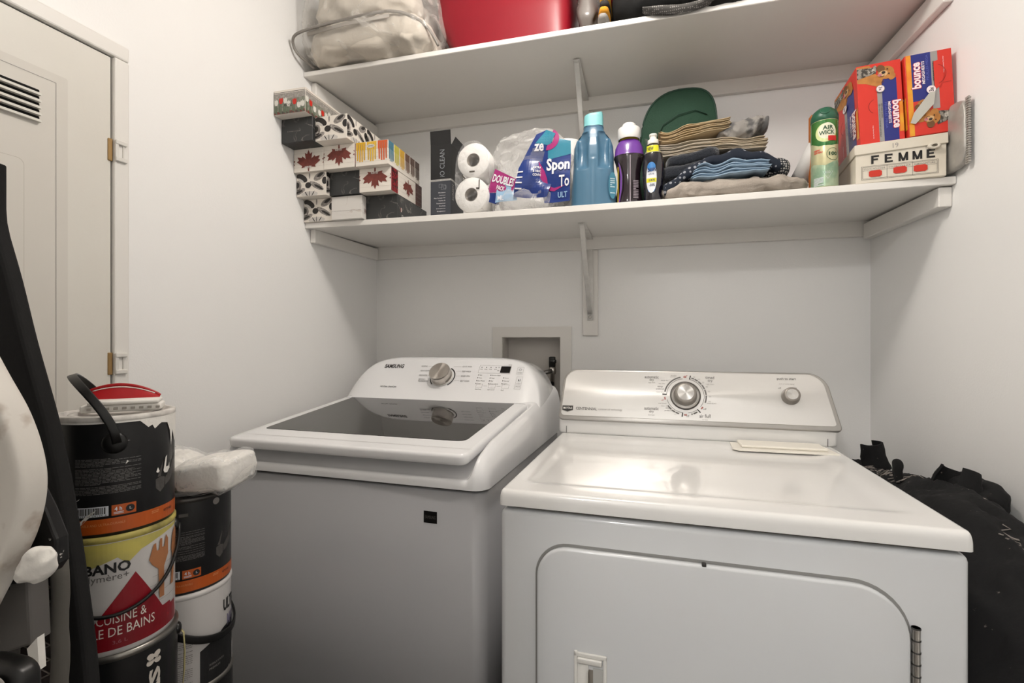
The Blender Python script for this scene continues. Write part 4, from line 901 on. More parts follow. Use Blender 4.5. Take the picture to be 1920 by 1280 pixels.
cloth('crumpled_cloth', 'crumpled grey printed cloth on top of the clothes pile at the right', (.285, 1.59, z0+.180), (.135, .12, .052), GRY, .8, .7, .012, 20, 0, 0, 0, 11, bend=lambda p: Vector((p.x, p.y, p.z+.28*max(0, p.x))))
def folded(name, label, c, W, D, n, t, m, seed, ampz=.004, bend=None, cat='clothes', droop=.0):
    b = MB(); NX, NY = 70, 14
    for k in range(n):
        rnd = random.Random(seed*31+k); jl, jr = rnd.uniform(-.008, .004), rnd.uniform(-.006, .006); hw0, hw1 = -W/2+jl, W/2+jr
        sh = .55+.45*((k+seed) % 2)
        def surf(u, v, top):
            x = hw0+(hw1-hw0)*u; yf = -D/2+.006*noise.noise(Vector((x*14, k*1.7, seed)))+(.004 if k % 2 else 0); y = yf+(D/2-yf)*v
            w_ = ampz*(.35+.65*(k+1)/n)*noise.noise(Vector((x*16+seed, y*7, seed)))*1.6+.28*t*noise.noise(Vector((x*45+k*5, y*9, seed)))
            e = min(1, min(u, 1-u)/.03); e = sqrt(1-(1-e)**2); f_ = min(1, v/.05); f_ = sqrt(1-(1-f_)**2)
            z = t*k+t*.5+w_+(1 if top else -1)*t*.47*e*(.3+.7*f_)
            p = Vector((x, y, z)); return bend(p) if bend else p
        b.grid(lambda u, v: surf(u, v, True), NX, NY, m); b.grid(lambda u, v: surf(1-u, v, False), NX, NY, m)
        b.grid(lambda u, v: surf(u, 0, False).lerp(surf(u, 0, True), v), NX, 1, m)
        b.grid(lambda u, v: surf(0, 1-u, False).lerp(surf(0, 1-u, True), v), NY, 1, m); b.grid(lambda u, v: surf(1, u, False).lerp(surf(1, u, True), v), NY, 1, m)
    o = b.build(name, loc=c); tag(o, label, cat, gC); return o
b = MB(); b.blob((0, 0, .006), (.045, .02, .010), M('orange_cloth', '#b4532c', .8), .6, .5, .002, 30); 
folded('folded_sheet', 'ecru sheet folded in thin layers in the upper part of the clothes pile', (.195, 1.60, z0+.146), .29, .15, 7, .0053, CRW, 3, .010, lambda p: Vector((p.x, p.y, p.z+.10*min(0, p.x+.02)*.6-.75*max(0, p.x-.05)**2)))
folded('folded_sheet', 'pale yellow cotton folded in thin layers on top of the ecru sheet', (.150, 1.60, z0+.187), .20, .14, 6, .0060, CRM, 7, .016, lambda p: Vector((p.x, p.y, p.z+.16*(p.x+.05) if p.x > -.05 else p.z)))
folded('folded_shirt', 'light-blue cotton shirt folded on the greige linen in the clothes pile', (.235, 1.512, z0+.050), .20, .085, 5, .0085, LBL, 11, .020, lambda p: Vector((p.x+.25*p.z, p.y, p.z*(1-1.8*abs(p.x+.0)*.9)+.10*(p.x+.05))))
o = b.build('cloth_corner', loc=(.305, 1.494, z0+.066)); tag(o, 'small orange cloth corner peeking out of the clothes pile', 'cloth', gC)
# tube with a dark blue inside lying behind the air freshener
tb = thing('lint_roller', 'white tube with a dark blue handle lying beside the clothes pile', 'lint roller', (.437, 1.56, z0+.026))
NB = M('handle_blue', '#152250', .35)
X = Matrix.Rotation(radians(-28), 4, 'Y') @ Matrix.Rotation(radians(-14), 4, 'X')
X = Matrix.Translation((.012, 0.02, .05)) @ Matrix.Rotation(radians(24), 4, 'Y') @ Matrix.Rotation(radians(18), 4, 'X')
b = MB(); b.lathe([(.024, -.02), (.0265, -.02), (.0265, .085), (.020, .09), (0, .09)], M('tube_white', '#d8d6d3', .5), 36, X=X, cap=False); b.lathe([(.024, -.02), (.0235, .06), (0, .06)], NB, 36, X=X, cap=False); b.build('paper_roll', tb)
b = MB(); b.lathe([(0, -.075), (.008, -.074), (.010, -.06), (.008, -.02), (.014, .0), (.015, .05)], NB, 24, X=X, cap=False); b.build('handle', tb)

# ================================================================== AIR FRESHENER AND ORANGE CARTON
b = MB(); OR = M('carton_orange', '#b96a2a', .6); b.box((-.029, -.012, 0), (.029, .012, .222), OR, .0006, 1, smooth=False); o = b.build('orange_carton', loc=(.4835, 1.548, zlow(.48, 1.55)+.0004), rotz=radians(0)); tag(o, 'thin upright orange carton behind the air freshener can', 'carton')
af = thing('air_freshener_can', 'green and cream air freshener spray can with a green cap', 'spray can', (.4745, 1.497, zlow(.47, 1.49)+.0004), radians(-14))
r = .0315; b = MB(); AG = M('can_cream', '#d4cda2', .25, metal=.3, mottle=.75, mscale=9, mcol='#8ea891', stretch=(1, 1, 1)); AGR = M('can_green', '#2f6a38', .22, metal=.3, mottle=.5, mscale=14, mcol='#6f9a48'); AGD = M('cap_green', '#275a43', .35)
b.lathe([(r-.003, 0), (r, .002), (r, .180), (r-.004, .187)], AG, 56, X=None); ca = cyl(r)
rg = M('can_foliage', '#7d9a80', .3, metal=.2, mottle=.8, mscale=30, mcol='#b9c3a4'); b.poly(ca, [(-.09, .004), (.09, .004), (.09, .05), (.03, .072), (.0, .058), (-.03, .066), (-.09, .05)], rg, 1, .004)
b.poly(ca, [(-.09, .179), (.09, .179), (.09, .125), (.045, .118), (.015, .110), (-.015, .112), (-.035, .122), (-.09, .14)], AGR, 1, .004)
b.ell(ca, .002, .145, .025, .025, M('can_ring', '#cfd89a', .3), 2, n=30, step=.004); b.ell(ca, .004, .149, .021, .021, M('can_badge', '#e2e0c8', .3), 3, n=30, step=.004)
dg = M('print_darkgreen', '#1f4a2c', .5); b.text(ca, 'AIR', -.006, .152, .018, .163, dg, .02, layer=5); b.text(ca, 'WICK', -.014, .139, .021, .150, dg, .02, layer=5)
b.rect(ca, .006, .122, .026, .135, RED, 5, .004); b.text(ca, 'NEW', -.027, .098, -.012, .103, RED, .03, layer=3); b.text(ca, 'NOUVEAU', -.027, .092, -.006, .097, RED, .03, layer=3)
b.ringarc(ca, .019, .087, .0155, .0165, 0, 2*pi, dg, 3); b.text(ca, '100', .008, .083, .029, .093, dg, .03, layer=4)
b.ringarc(ca, .006, .035, .0125, .0135, radians(30), radians(390), WL, 3, 3); b.text(ca, 'ECO', .0, .036, .011, .042, WL, layer=4); b.lines(ca, -.028, .006, -.004, .028, 7, WL, 3, 3)
b.build('can_body', af)
b = MB(); b.lathe([(r-.001, .179), (r+.001, .181), (r+.001, .195), (.028, .208), (.018, .217), (.0, .220)], AGD, 48, cap=False); b.build('cap', af)
b = MB(); X = Matrix.Translation((0, -.026, .2035)) @ Matrix.Rotation(radians(60), 4, 'X'); b.lathe([(0, .0005), (.004, .0005), (.0055, .002), (.0105, .0035), (.012, .002), (.0125, -.003)], AGD, 24, X=X, cap=False); b.lathe([(0, .0012), (.0035, .0012)], DARK, 16, X=X, cap=False); b.build('nozzle', af)

# ================================================================== SHOE BOX
sb = thing('shoe_box', 'cream cardboard shoe box marked in bold black capitals with red stickers', 'shoe box', (.536, 1.463, zlow(.62, 1.46)+.0005), radians(-6.5))
SC = M('shoebox_card', '#d9d2c4', .7, mottle=.4, mscale=10, mcol='#c9bda8'); W, D, H = .188, .30, .080
b = MB(); b.box((0, 0, 0), (W, D, H), SC, .001, 1, smooth=False); sf = plane((0, 0, 0), (1, 0, 0), (0, 0, 1)); K = M('print_bold', '#1d1b1a', .6)

def bar(x0, y0, x1, y1, t): b.poly(sf, [(x0-t/2, y0), (x0+t/2, y0), (x1+t/2, y1), (x1-t/2, y1)], K, 2)
ly, lh, lw, lt = .0475, .0215, .0185, .0052
for i, ch in enumerate('FEMME'):
    x = .033+i*.0288
    if ch in 'FE':
        bar(x+lt/2, ly, x+lt/2, ly+lh, lt); b.rect(sf, x, ly+lh-.0044, x+lw*.9, ly+lh, K, 3); b.rect(sf, x, ly+lh*.42, x+lw*.78, ly+lh*.42+.0042, K, 3)
        if ch == 'E': b.rect(sf, x, ly, x+lw*.92, ly+.0044, K, 3)
    else:
        bar(x+lt/2, ly, x+lt/2, ly+lh, lt*.9); bar(x+lw+.002-lt/2, ly, x+lw+.002-lt/2, ly+lh, lt*.9); bar((2*x+lw+.002)/2, ly, x+lt/2, ly+lh, lt*.9); bar((2*x+lw+.002)/2, ly, x+lw+.002-lt/2, ly+lh, lt*.9)

b.frame(sf, .012, .008, .172, .043, .0006, INK, 2); b.frame(sf, .0145, .0105, .1695, .0405, .0006, INK, 2)
for x in (.0665, .1195): b.rect(sf, x, .008, x+.0006, .043, INK, 2)
b.rect(sf, .0145, .031, .1695, .0315, INK, 2)
for t, x0, x1 in (('STOCK NO./CODE', .017, .063), ('COLOR/COULEUR', .070, .116), ('SIZE/POINTURE', .123, .166)): b.text(sf, t, x0, .0335, x1, .0375, INKG, layer=2)
for cx_, cy_ in ((.042, .0225), (.094, .0255), (.136, .0245)): b.poly(sf, [(cx_-.014, cy_-.006), (cx_-.009, cy_-.0085), (cx_+.009, cy_-.0085), (cx_+.014, cy_-.005), (cx_+.014, cy_+.005), (cx_+.009, cy_+.0085), (cx_-.009, cy_+.008), (cx_-.014, cy_+.006)], M('sticker_red', '#c4311f', .5), 4)
b.build('box_body', sb)
b = MB(); b.box((-.003, -.004, 0), (W+.003, D+.003, .026), SC, .0012, 1, smooth=False); b.text(plane((0, -.004, 0), (1, 0, 0), (0, 0, 1)), '19', .078, .006, .090, .018, INKL, 0, layer=1)
b.build('lid', sb, loc=(0, 0, .0735), rot=(0, radians(-1.6), 0))
b = MB(); b.lathe([(.006, .0), (.013, .001), (.014, .004), (.011, .009), (.006, .007)], SC, 20, X=Matrix.Translation((.161, -.004, .074)) @ Matrix.Rotation(pi/2, 4, 'X') @ Matrix.Diagonal((1, .6, 1, 1)), cap=False); b.build('torn_flap', sb)

# ================================================================== DRYER SHEET BOXES
R_ = M('box_red', '#cf3326', .45); NBL = M('box_navy', '#232a78', .4); SLV = M('box_silver', '#9d9a98', .3, metal=.6); GLO = M('box_yellow', '#e0a02a', .4, mottle=.7, mscale=25, mcol='#dd5a20'); WPK = M('box_pinkwhite', '#eedfe2', .4)
DG = M('dog_tan', '#b97c3c', .6, mottle=.6, mscale=70, mcol='#8f5a28'); DGL = M('dog_light', '#cfa878', .6); DGN = M('dog_nose', '#241c1a', .4); TNG = M('dog_tongue', '#b8737a', .5); CAT = M('cat_grey', '#8d877d', .6, mottle=1, mscale=150, mcol='#3d3833', lo=.45, hi=.55)
def dog(b, mp, cx, cy, s, flip=1, rot=0):
    def P(x, y):
        c_, s_ = cos(rot), sin(rot); x *= flip; return cx+s*(x*c_-y*s_), cy+s*(x*s_+y*c_)
    def E(x, y, rx, ry, m, l, r_=0):
        px, py = P(x, y); b.ell(mp, px, py, s*rx, s*ry, m, l, rot=r_*flip+rot, n=16)
    E(-.75, -.55, .55, .42, DG, 2, .5); E(0, 0, .62, .58, DG, 3); E(-.38, .42, .30, .34, M('dog_ear', '#6f4a2a', .6), 4, .6); E(.42, -.42, .26, .32, DG, 4, -.5)
    E(-.22, -.06, .34, .26, DGL, 5, .1); E(-.20, .02, .15, .12, DGN, 7); E(-.48, -.16, .16, .14, TNG, 6); E(.10, .28, .06, .06, DGN, 7); E(.20, -.14, .06, .06, DGN, 7); b.ringarc(mp, *P(-.3, -.14), s*.16, s*.19, radians(200)+rot, radians(340)+rot, DGN, 7)
def cat_(b, mp, x0, y0, x1, y1):
    b.poly(mp, [(x0, y0), (x1, y0+.3*(y1-y0)), (x1+.002, y1-.004), (x1-.002, y1), (x1-.008, y1-.005), (x0, y1-.002)], CAT, 2)
    b.ell(mp, x1-.010, (y0+y1)/2+.002, .007, .008, M('cat_light', '#bcb6ac', .6, mottle=1, mscale=200, mcol='#4a443e', lo=.45, hi=.55), 3)
def dsheet(name, label, loc, roll, yaw, flip):
    W, D, H = .0965, .19, .205; F = faces(W, D, H); b = MB()
    b.box((-W/2, -D/2, 0), (W/2, D/2, H), R_, .0008, 1, smooth=False)
    def face(mp, W, dirn):
        e = .0006
        if not flip or dirn == 's':
            b.rect(mp, W*.44, e, W*.55, H*.66, SLV, 1); b.rect(mp, W*.55, e, W*.88, H*.78, NBL, 1); b.poly(mp, [(W*.90, H*.1), (W-e, H*.1), (W-e, H*.5), (W*.92, H*.46)], GLO, 1)
            b.text(mp, 'bounce', W*.745, H*.145, W*.97, H*.50, RED, .07, 3, 3); b.text(mp, 'bounce', W*.76, H*.15, W*.955, H*.495, WPK, .035, 3, 4)
            b.text(mp, 'MEGASHEETS', W*.665, H*.22, W*.725, H*.49, WPK, .02, 3, 3); b.text(mp, 'FEUILLES MEGA', W*.59, H*.16, W*.64, H*.49, M('print_blue', '#5a63b0', .4), .0, 3, 3)
            b.text(mp, 'PET HAIR GUARD', W*.505, H*.30, W*.54, H*.48, INK, 0, 3, 3); b.text(mp, 'PROTECTION CONTRE LES POILS', W*.455, H*.06, W*.485, H*.48, INK, 0, 3, 3)
            b.poly(mp, [(e, H*.985), (W*.3, H*.985), (W*.5, H*.80), (W*.62, H*.76), (W*.5, H*.69), (W*.2, H*.76), (e, H*.78)], DG, 1)
            cat_(b, mp, e, H*.83, W*.44, H*.975); dog(b, mp, W*.66, H*.86, W*.30, 1); b.ell(mp, W*.51, H*.665, W*.10, W*.10, SLV, 8, n=20); b.ell(mp, W*.51, H*.665, W*.085, W*.085, WPK, 9, n=20); b.text(mp, '3x', W*.47, H*.64, W*.55, H*.69, INK, .01, 3, 10)
            b.ringarc(mp, W*.44, H*.46, W*.20, W*.212, radians(115), radians(235), M('box_darkred', '#8a2018', .5), 1); b.text(mp, 'Helps Remove Pet Hair', W*.29, H*.05, W*.32, H*.22, WPK, .0, 3, 2)
        else:
            b.rect(mp, W*.02, e, W*.13, H-e, GLO, 1); b.rect(mp, W*.13, H*.42, W*.55, H-e, NBL, 1); b.rect(mp, W*.55, H*.30, W*.70, H-e, SLV, 1)
            b.text(mp, 'bounce', W*.10, H*.57, W*.335, H*.90, RED, .07, 1, 3); b.text(mp, 'bounce', W*.115, H*.575, W*.32, H*.895, WPK, .035, 1, 4)
            b.text(mp, 'MEGASHEETS', W*.345, H*.62, W*.41, H*.90, WPK, .02, 1, 3); b.text(mp, 'FEUILLES MEGA', W*.44, H*.66, W*.49, H*.97, M('print_blue', '', 0), .0, 1, 3)
            b.text(mp, 'PET HAIR GUARD', W*.58, H*.64, W*.62, H*.88, INK, 0, 1, 3); b.poly(mp, [(W*.60, H*.52), (W*.72, H*.56), (W*.80, H*.66), (W*.80, H*.80), (W*.72, H*.88), (W*.60, H*.87)], R_, 6)
            b.ringarc(mp, W*.58, H*.71, W*.265, W*.275, radians(-65), radians(65), M('box_darkred', '', 0), 7)
            b.ell(mp, W*.52, H*.535, W*.10, W*.10, WPK, 8, n=20); b.text(mp, '3x', W*.47, H*.51, W*.57, H*.56, INK, .01, 1, 10)
            dog(b, mp, W*.34, H*.37, W*.22, 1, 1.2); b.poly(mp, [(W*.03, H*.16), (W*.14, H*.14), (W*.55, H*.35), (W*.60, H*.50), (W*.48, H*.50), (W*.12, H*.28)], M('dryer_sheet', '#b9b7ae', .5), 12)
            dog(b, mp, W*.52, H*.19, W*.28, -1, 3.6); cat_(b, mp, W*.62, H*.10, W*.94, H*.28); b.text(mp, 'Helps Remove Pet Hair', W*.80, H*.72, W*.83, H*.92, WPK, 0, 1, 2); b.rect(mp, W*.78, H*.60, W*.97, H*.603, M('box_darkred', '', 0), 2)
    face(F['f'], W, 'f'); m_ = F['l']; face(lambda u, v, h=0: m_(u*D/W*.98, v, h), W, 's')
    o = b.build(name, loc=loc); o.rotation_euler = (0, roll, yaw); tag(o, label, 'dryer sheet box', 'red dryer sheet boxes on the shoe box'); return o
dsheet('dryer_sheet_box', 'red dryer sheet box with dog and cat pictured at its top, left of the two', (.6035, 1.560, 1.7085), radians(-2.8), radians(-4), False)
dsheet('dryer_sheet_box', 'red dryer sheet box with dogs pictured at its bottom, right of the two', (.7025, 1.545, 1.7125), radians(-2.8), radians(-3), True)
# silver pouch beside the shoe box
b = MB(); SP = M('pouch_silver', '#a9a6a0', .35, metal=.3, bump=.5, bscale=40, mottle=.4, mscale=30)
b.blob((0, 0, .085), (.020, .16, .165), SP, .4, .5, .002, 20, seed=4, nu=60, nv=50)
for k in range(28): b.box((-.003, -.088, .008+k*.0055), (.003, -.078, .011+k*.0055), SP)
b.box((-.0015, -.086, .004), (.0015, -.074, .163), SP)
o = b.build('silver_pouch', loc=(.7395, 1.475, zlow(.73, 1.5)+.0045), rotz=radians(1)); tag(o, 'crimped silvery plastic pouch against the right wall beside the shoe box', 'pouch')

# ================================================================== UPPER SHELF
DUV = M('duvet_beige', '#c8c0b4', .9, bump=.3, bscale=120); zu = zup(-.8, 1.5)+.0008
def nar(p): return Vector((p.x*(1-.75*max(0, p.z+.06)) if p.x > 0 else p.x, p.y, p.z))
bg = thing('bedding_bag', 'clear zipped plastic bag stuffed with beige bedding, left of the red bin', 'bedding bag', (-.86, 1.60, zu))
b = MB(); b.blob((-.008, -.008, .060), (.455, .41, .115), DUV, .5, .45, .016, 10, seed=3, nu=120, nv=54, bend=nar); b.build('folded_duvet', bg)
b = MB(); b.blob((-.03, -.02, .180), (.38, .37, .15), DUV, .7, .6, .022, 9, seed=8, nu=120, nv=54, bend=nar); b.build('folded_pillow', bg)
b = MB(); CB = film('bag_film', '#f5f1ea', .08, .40, .08, .9, 12, .35)
b.blob((-.010, .0, .138), (.50, .47, .27), CB, .45, .42, .012, 12, seed=6, nu=160, nv=70, bend=nar); b.build('clear_cover', bg)
b = MB(); GP = M('piping_grey', '#85807a', .35)
b.tube(smooth([(-.228, -.145, .006), (-.250, -.200, .028), (-.256, -.218, .052), (-.240, -.232, .070), (-.19, -.238, .078), (-.08, -.238, .086), (.04, -.236, .092), (.11, -.226, .094), (.165, -.200, .086), (.205, -.175, .060), (.232, -.15, .012)]), .0045, GP, 10); b.build('piping', bg)
b = MB(); b.tube([(-.19, -.234, .066), (-.05, -.234, .076), (.10, -.226, .083)], .006, M('zip_band', '#a29c94', .5), 8, flat=(.003, .012)); b.build('zip', bg)
b = MB(); BRN = M('brown_quilt', '#59483e', .9, bump=.4, bscale=60); b.blob((0, 0, .13), (.030, .24, .25), BRN, .6, .5, .008, 12, seed=5); b.build('quilt', None) ; bq = bpy.data.objects['quilt']; bq.location = (-.628, 1.70, zu+.002); bq.name = 'brown_quilt'; tag(bq, 'brown quilt squeezed between the bedding bag and the red bin', 'quilt')
rb = thing('storage_bin', 'red plastic storage bin on the upper shelf', 'storage bin', (-.405, 1.655, zup(-.4, 1.5)+.0008))
RB = M('bin_red', '#820e1e', .38, bump=.03, bscale=80); b = MB()
def bin_(u, v, gr=0):
    z = .245*v; ex = .0+.055*min(1, v/.45)**.9+.02*v; a = 2*pi*u; hw, hd = .190+ex*.45+gr, .168+ex*.2+gr; xo = -ex*.45
    ca, sa = cos(a), sin(a); return (xo+hw*math.copysign(abs(ca)**.22, ca), hd*math.copysign(abs(sa)**.22, sa)-.003, z+.004*(v == 0))
b.grid(bin_, 160, 18, RB, wrapu=True); b.add([bin_(i/160, 0) for i in range(160)], [list(range(160))[::-1]], RB); b.build('bin_body', rb)
b = MB(); b.grid(lambda u, v: (lambda p: (p[0], p[1], .243+.025*v))(bin_(u, 1, .006+(0 if v < .9 else -.004))), 160, 4, RB, wrapu=True); b.add([(lambda p: (p[0], p[1], .268))(bin_(i/160, 1, .002)) for i in range(160)], [list(range(160))], RB); b.build('lid', rb)
b = MB(); GBG = M('bag_grey', '#6f6a66', .25, bump=.4, bscale=20); b.blob((0, 0, .11), (.062, .26, .22), GBG, .7, .6, .010, 10, seed=2); o = b.build('grey_plastic_bag', loc=(-.165, 1.62, zup(-.15, 1.6)+.003)); tag(o, 'grey plastic bag wedged right of the red bin on the upper shelf', 'bag')
bt = thing('black_jacket', 'black jacket with a red and yellow striped edge folded on the upper shelf', 'jacket', (.10, 1.60, zup(.1, 1.6)+.0008))
b = MB(); b.blob((0, -.01, .062), (.37, .34, .118), BLKF, .55, .5, .012, 8, seed=4, nu=100); b.blob((.09, -.03, .038), (.22, .34, .095), BLKF, .7, .6, .01, 8, seed=9); b.build('folded_body', bt)
b = MB(); sx = -.212
for k, c in enumerate(('#8d8a86', '#c98a22', '#2c2a28', '#d09a2a', '#b8262a', '#b8262a')):
    b.blob((sx+.006*k*.3, -.06, .018+k*.018), (.035, .19, .021), M('stripe_'+c[1:], c, .9, bump=.4, bscale=200), .6, .6, .002, 20, seed=k, nu=30, nv=12)
b.build('striped_edge', bt, label='red and yellow knitted edge')
b = MB(); KN = dotted('knit_grey', '#4c4a48', '#8c8985', 190, .33)
b.grid(lambda u, v: (-.10+.22*u, -.158-.022*sin(pi*v*.9)-.004*sin(u*9), .008-.030*v*(.3+.7*sin(pi*min(1, u*1.1))**.8)+.012*max(0, u-.7)), 40, 10, KN); b.grid(lambda u, v: (-.10+.22*u, -.152-.018*sin(pi*v*.9), .006-.026*v*(.3+.7*sin(pi*min(1, u*1.1))**.8)+.012*max(0, u-.7)), 40, 10, KN); b.build('knit_hem', bt, label='grey knitted hem hanging over the shelf edge')

# ================================================================== PAINT CANS
CR, CH = .078, .1803
CANB = M('can_black', '#1a1a1b', .33); CANO = M('can_orange', '#b8551b', .35); CANW = M('can_white', '#cfccca', .35); CPT = M('can_print', '#8f8c8a', .5); CRIM = M('can_rim', '#8e8b86', .3, metal=.9); WOOD = M('print_wood', '#a9714a', .5, mottle=.3, mscale=30, mcol='#87532f')
CREDD = M('label_red', '#8e1220', .35, mottle=.5, mscale=9, mcol='#5d0f18'); YP = M('paint_yellow', '#c9bd62', .45, mottle=.9, mscale=16, mcol='#9a9460'); LILAC = M('print_lilac', '#77728a', .5)
pc = cyl(CR); ST = .006
def body(base, rim, top_open=False):
    b = MB(); p = [(.074, 0), (.0765, .0), (.0765, .004), (CR, .007), (CR, CH-.010), (CR+.0015, CH-.007), (CR+.0015, CH-.001), (CR-.002, CH)]
    b.lathe(p[:5], base, 72, cap=False); b.lathe(p[4:]+[(.070, CH), (.069, CH-.006), (.062, CH-.006), (.061, CH-.002), (.055, CH-.0015), (.054, CH-.008), (0, CH-.008)], rim, 72, cap=False); return b
def black_print(b, text_seed):
    b.rect(pc, -.235, .005, .235, .027, CANO, 1, ST)
    b.rect(pc, -.052, .031, -.010, .046, WL, 1, ST)
    rnd = random.Random(3); x = -.049
    while x < -.014: w_ = rnd.choice((.0006, .0010, .0016)); b.rect(pc, x, .0345, x+w_, .0445, INK, 2); x += w_+rnd.choice((.0008, .0012))
    b.text(pc, '0 59102 24125 6', -.050, .0315, -.012, .0340, INK)
    b.rect(pc, -.0065, .030, .0235, .046, CANO, 1, ST); b.text(pc, '4 h', -.003, .037, .006, .043, WL, .02, layer=3); b.lines(pc, -.004, .032, .008, .036, 2, WL, 2, 3); b.ell(pc, .016, .038, .0055, .0055, CANB, 2); b.text(pc, 'L', .0150, .0365, .0180, .0405, WL, layer=4)
    b.lines(pc, -.052, .064, .030, .118, 26, M('fine_print', '#6c6a69', .6), text_seed, 1, .42)
    b.text(pc, 'WASHABLE AND ULTRA-DURABLE', -.055, .017, .010, .0205, M('print_orange_pale', '#d08a5a', .5), layer=3); b.text(pc, 'NETTOYABLE', .066, .016, .086, .020, CANB, .02, layer=3); b.lines(pc, .045, .019, .062, .024, 2, M('print_orange_pale', '', 0), 7, 3)
    sc = M('print_scarf', '#4d4a48', .6, mottle=.4, mscale=200, mcol='#2e2c2b')
    b.poly(pc, [(.052, .058), (.060, .050), (.068, .056), (.070, .072), (.062, .075), (.052, .072)], sc, 1, ST); b.poly(pc, [(.055, .075), (.061, .075), (.067, .098), (.066, .100)], sc, 1, ST); b.poly(pc, [(.070, .058), (.082, .063), (.095, .080), (.105, .105), (.098, .105), (.086, .085), (.070, .070)], sc, 1, ST)
    b.rect(pc, -.012, .146, .003, .152, M('print_mid', '#55524f', .5), 1)
def can(loc, rz, label, rim=CRIM, base=CANB):
    t = thing('paint_can', label, 'paint can', loc, rz, 'stacked paint cans'); return t
def ear(t, ang, z, r=.012, m=BLK):
    X = Matrix.Rotation(ang, 4, 'Z') @ Matrix.Translation((0, -CR+.001, z)) @ Matrix.Rotation(pi/2, 4, 'X'); b = MB()
    b.lathe([(r, 0), (r, .003), (r*.75, .0055), (r*.3, .007), (0, .007)], m, 32, X=X, cap=False); b.build('handle_ear', t)
A0, ARZ = (-.834, .612), radians(53.7); B0, BRZ = (-.883, .782), radians(90-41.5)
def logo(b, cx, cy, s, m, ink):
    for dx, dy in ((-.35, .35), (.35, .4), (-.4, -.25), (.4, -.3)): b.ell(pc, cx+dx*s, cy+dy*s, s*.42, s*.34, m, 2, rot=dy*dx*4, n=16)
    b.text(pc, 'kome', cx-s*.62, cy-s*.12, cx+s*.62, cy+s*.10, ink, 0, layer=3)
# left stack, from the floor up
for k in range(3):
    t = can((A0[0]+.002*(k % 2), A0[1], CH*k), ARZ, ('black paint can standing on the floor at the bottom of the left stack', 'black paint can second from the floor in the left stack', 'black paint can third from the floor in the left stack')[k]); body(CANB, CRIM).build('can_body', t); ear(t, radians(80), .150); ear(t, radians(-100), .150)
t = can((A0[0]+.004, A0[1]+.002, CH*3), ARZ, 'black paint can with large pale vertical lettering, under the kitchen and bath can')
b = body(CANB, CRIM); LT = M('letter_pale', '#cfc8be', .5); b.text(pc, 'BRÀS', .032, .02, .054, .135, LT, .04, 1, 2, ST); logo(b, .044, .150, .014, LT, INK); b.build('can_body', t); ear(t, radians(86), .158, .010)
b = MB(); b.tube([(.0815, -.006, .155), (.086, -.012, .150), (.087, -.016, .12), (.086, -.020, .09), (.082, -.028, .05), (.082, -.035, .02)], .0016, M('wire_pale', '#b5aa7c', .4, metal=.4), 8); b.build('wire_handle', t)
t = can((A0[0]+.001, A0[1], CH*4), ARZ, 'white and red kitchen and bath paint can with yellow paint drips around its rim')
b = body(CANW, M('rim_yellow', '#b8ab5c', .5, mottle=.8, mscale=30, mcol='#3a3830'))
b.poly(pc, [(-.125, CH-.011), (.115, CH-.011), (.10, CH-.016), (.075, CH-.018), (.055, CH-.022), (.030, CH-.030), (.012, CH-.046), (.0, CH-.034), (-.03, CH-.045), (-.07, CH-.038), (-.125, CH-.043)][::-1], YP, 1, ST)
b.poly(pc, [(.022, .118), (-.048, .024), (.075, .024)][::-1], CREDD, 2, ST); b.poly(pc, [(-.10, -.0+.008), (.105, .008), (.098, .040), (.0, .036), (-.10, .040)][::1], CREDD, 1, ST); b.poly(pc, [(-.07, .020), (.09, .020), (.08, .045), (-.055, .045)], CREDD, 3, ST)
for k in range(7): b.rect(pc, .03+.004*k, .042+.014*k, .110, .0425+.014*k, M('plank_line', '#9b9590', .5), 1, ST)
b.poly(pc, [(.040, .128), (.047, .150), (.051, .151), (.052, .138), (.056, .138), (.058, .155), (.062, .155), (.062, .140), (.066, .140), (.070, .158), (.075, .150), (.075, .125), (.066, .108), (.066, .060), (.057, .060), (.055, .108), (.045, .118)][::1], WOOD, 4, None)
b.poly(pc, [(.084, .130), (.088, .152), (.098, .162), (.104, .155), (.104, .125), (.096, .112), (.090, .070), (.082, .070), (.088, .112)], WOOD, 4, ST)
b.text(pc, 'BANO', -.040, .124, .016, .140, K1, .03, layer=3); b.text(pc, 'polymère+', -.050, .110, .014, .1235, INKG, 0, layer=3)
b.text(pc, 'CUISINE &', -.025, .048, .036, .062, CREAM, .0, layer=6); b.text(pc, 'SALLE DE BAINS', -.052, .029, .048, .043, CREAM, .0, layer=6); b.text(pc, '3,6 L', -.006, .016, .012, .022, M('print_rose', '#a0626a', .5), .0, layer=6)
b.build('can_body', t); ear(t, radians(84), .158, .010); ear(t, radians(-96), .158, .010)
b = MB(); b.tube([((CR+.006)*sin(a), -(CR+.006)*cos(a), .160-.098*max(0, cos(a-radians(-6)))**.75) for a in [radians(-96+180*i/40) for i in range(41)]], .0028, BLK, 10); b.build('bail_handle', t)
t = can((A0[0], A0[1], CH*5), ARZ, 'paint-spattered black paint can with a raised black handle, top of the left stack')
b = body(CANB, M('rim_painted', '#dedad4', .5, mottle=.6, mscale=40, mcol='#6a6660')); black_print(b, 4)
pt_ = [(.028, CH-.010), (.040, CH-.022), (.046, CH-.019), (.050, CH-.026), (.058, CH-.020), (.062, CH-.018), (.075, CH-.020), (.082, CH-.034), (.086, CH-.060), (.090, CH-.034), (.100, CH-.055), (.118, CH-.040), (.118, CH-.010)]
b.poly(pc, pt_, WP, 3, ST); b.rect(pc, -.24, CH-.0105, .24, CH-.008, WP, 3, ST)
